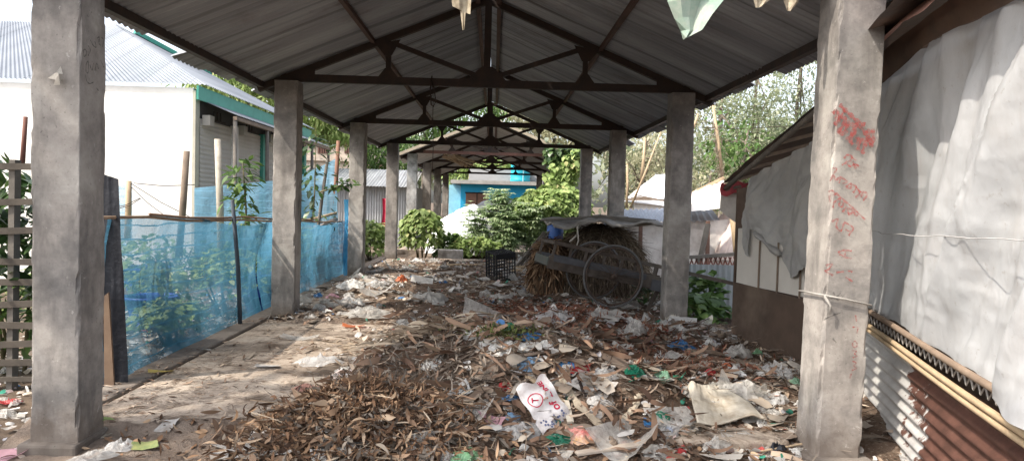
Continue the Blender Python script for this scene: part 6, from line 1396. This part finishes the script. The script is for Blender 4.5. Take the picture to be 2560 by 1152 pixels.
# seedling at the front column
p = gpt(252, 1082); t = thing('seedling', 'bright green two leafed seedling beside the left front column', 'seedling', tuple(p))
mb = MB(); mb.tube([(0, 0, 0), (.01, 0, .05), (0, 0, .09)], .004, 5); mb.build('stem', m_stem, t, True)
g = leaf_geo(np.array([[0, 0, .09], [0, 0, .085], [0, 0, .07], [0, 0, .08]]), np.array([.2, 2.9, 4.4, 1.4]), np.array([.3, .4, .1, .6]), np.array([.09, .08, .075, .06]), np.array([.075, .065, .06, .05]), np.array([-.9, -1, -.8, -.8]), np.zeros(4), 'heart'); mesh_np('foliage', g[0], g[1], m_lf_light, t)
# repeats: scraps of each sort, shared shapes
def litter_set(name, label, cat, group, mat, n, rng, protos, dens, yr=(3.7, 18.5), xr=(-2.8, 3.2), kind='bag', hk=.35):
    ms = []
    for k in range(protos):
        s = 1.0; V, F = crumple(500 + k * 7 + len(name) + n, 1.0, random.uniform(.55, .9), random.uniform(.8, 1.3) * hk, 8, 22) if kind == 'bag' else sheetlet(600 + k * 5 + n, 1.0, random.uniform(.4, .95), random.uniform(.08, .3), 6)
        ms.append((V, F))
    firsts = [None] * protos; P = scatter(n, xr, yr, dens)
    for i, (x, y) in enumerate(P):
        k = i % protos
        if firsts[k] is None: o = mesh_np(name, ms[k][0], ms[k][1], mat); firsts[k] = o
        else: o = firsts[k].copy(); COL.objects.link(o)
        s = random.uniform(*rng) * (.8 + .05 * min(y, 12)); lay(o, (x, y, float(top_h(x, y))), None, (random.gauss(0, .15), random.gauss(0, .15)), .004)
        o.matrix_world = o.matrix_world @ Matrix.Diagonal((s, s * random.uniform(.7, 1.2), s * random.uniform(.6, 1.2), 1)); tag(o, label, cat, group)
dl = lambda x, y: cover_d(x, y)
litter_set('plastic_scrap', 'small crumpled clear plastic scrap lying in the rubbish', 'plastic scrap', 'clear plastic scraps in the rubbish', m_clear2, 100, (.08, .22), 7, dl)
litter_set('film_sheet', 'flattened dusty plastic sheet piece matted into the rubbish', 'plastic sheet', 'flattened plastic sheets in the rubbish', m_clear2, 70, (.18, .42), 8, dl, kind='sheet')
litter_set('film_sheet', 'flattened off white bag pressed into the rubbish', 'flat bag', 'flattened white bags in the rubbish', m_wbag, 36, (.14, .30), 6, dl, kind='sheet')
litter_set('bag_scrap', 'small whitish bag scrap lying in the rubbish', 'bag scrap', 'whitish bag scraps in the rubbish', m_wbag, 80, (.06, .17), 7, dl)
litter_set('bag_scrap', 'small dull grey bag scrap lying in the rubbish', 'bag scrap', 'grey bag scraps in the rubbish', m_gbag, 60, (.08, .2), 6, dl)
litter_set('paper_scrap', 'small flat greyish paper scrap lying in the rubbish', 'paper scrap', 'paper scraps in the rubbish', m_paper, 70, (.06, .18), 6, dl, kind='sheet')
litter_set('cardboard_scrap', 'small brown cardboard scrap lying in the rubbish', 'cardboard scrap', 'cardboard scraps in the rubbish', m_card, 50, (.08, .2), 6, dl, kind='sheet')
for (mt, cn, k) in ((m_red, 'red', 9), (m_blue, 'blue', 8), (m_dgreen, 'dark green', 7), (m_pink, 'pink', 9), (m_orange, 'orange', 6), (m_yellow, 'yellowish', 8)):
    litter_set('wrapper_scrap', 'tiny %s wrapper scrap lying in the rubbish' % cn, 'wrapper scrap', '%s wrapper scraps in the rubbish' % cn, mt, k, (.04, .09), 3, dl)
out_d = lambda x, y: ((x < -3.1) | (y < 4.4)) * 1.0
litter_set('plastic_scrap', 'small clear plastic scrap on the dirt left of the front column', 'plastic scrap', 'clear scraps outside the shed', m_clear2, 22, (.08, .22), 4, out_d, (3.9, 9), (-5, -3.05))
litter_set('paper_scrap', 'pale flat paper scrap on the dirt left of the front column', 'paper scrap', 'paper scraps outside the shed', m_paper, 20, (.07, .2), 4, out_d, (3.9, 9), (-5, -3.05), 'sheet')
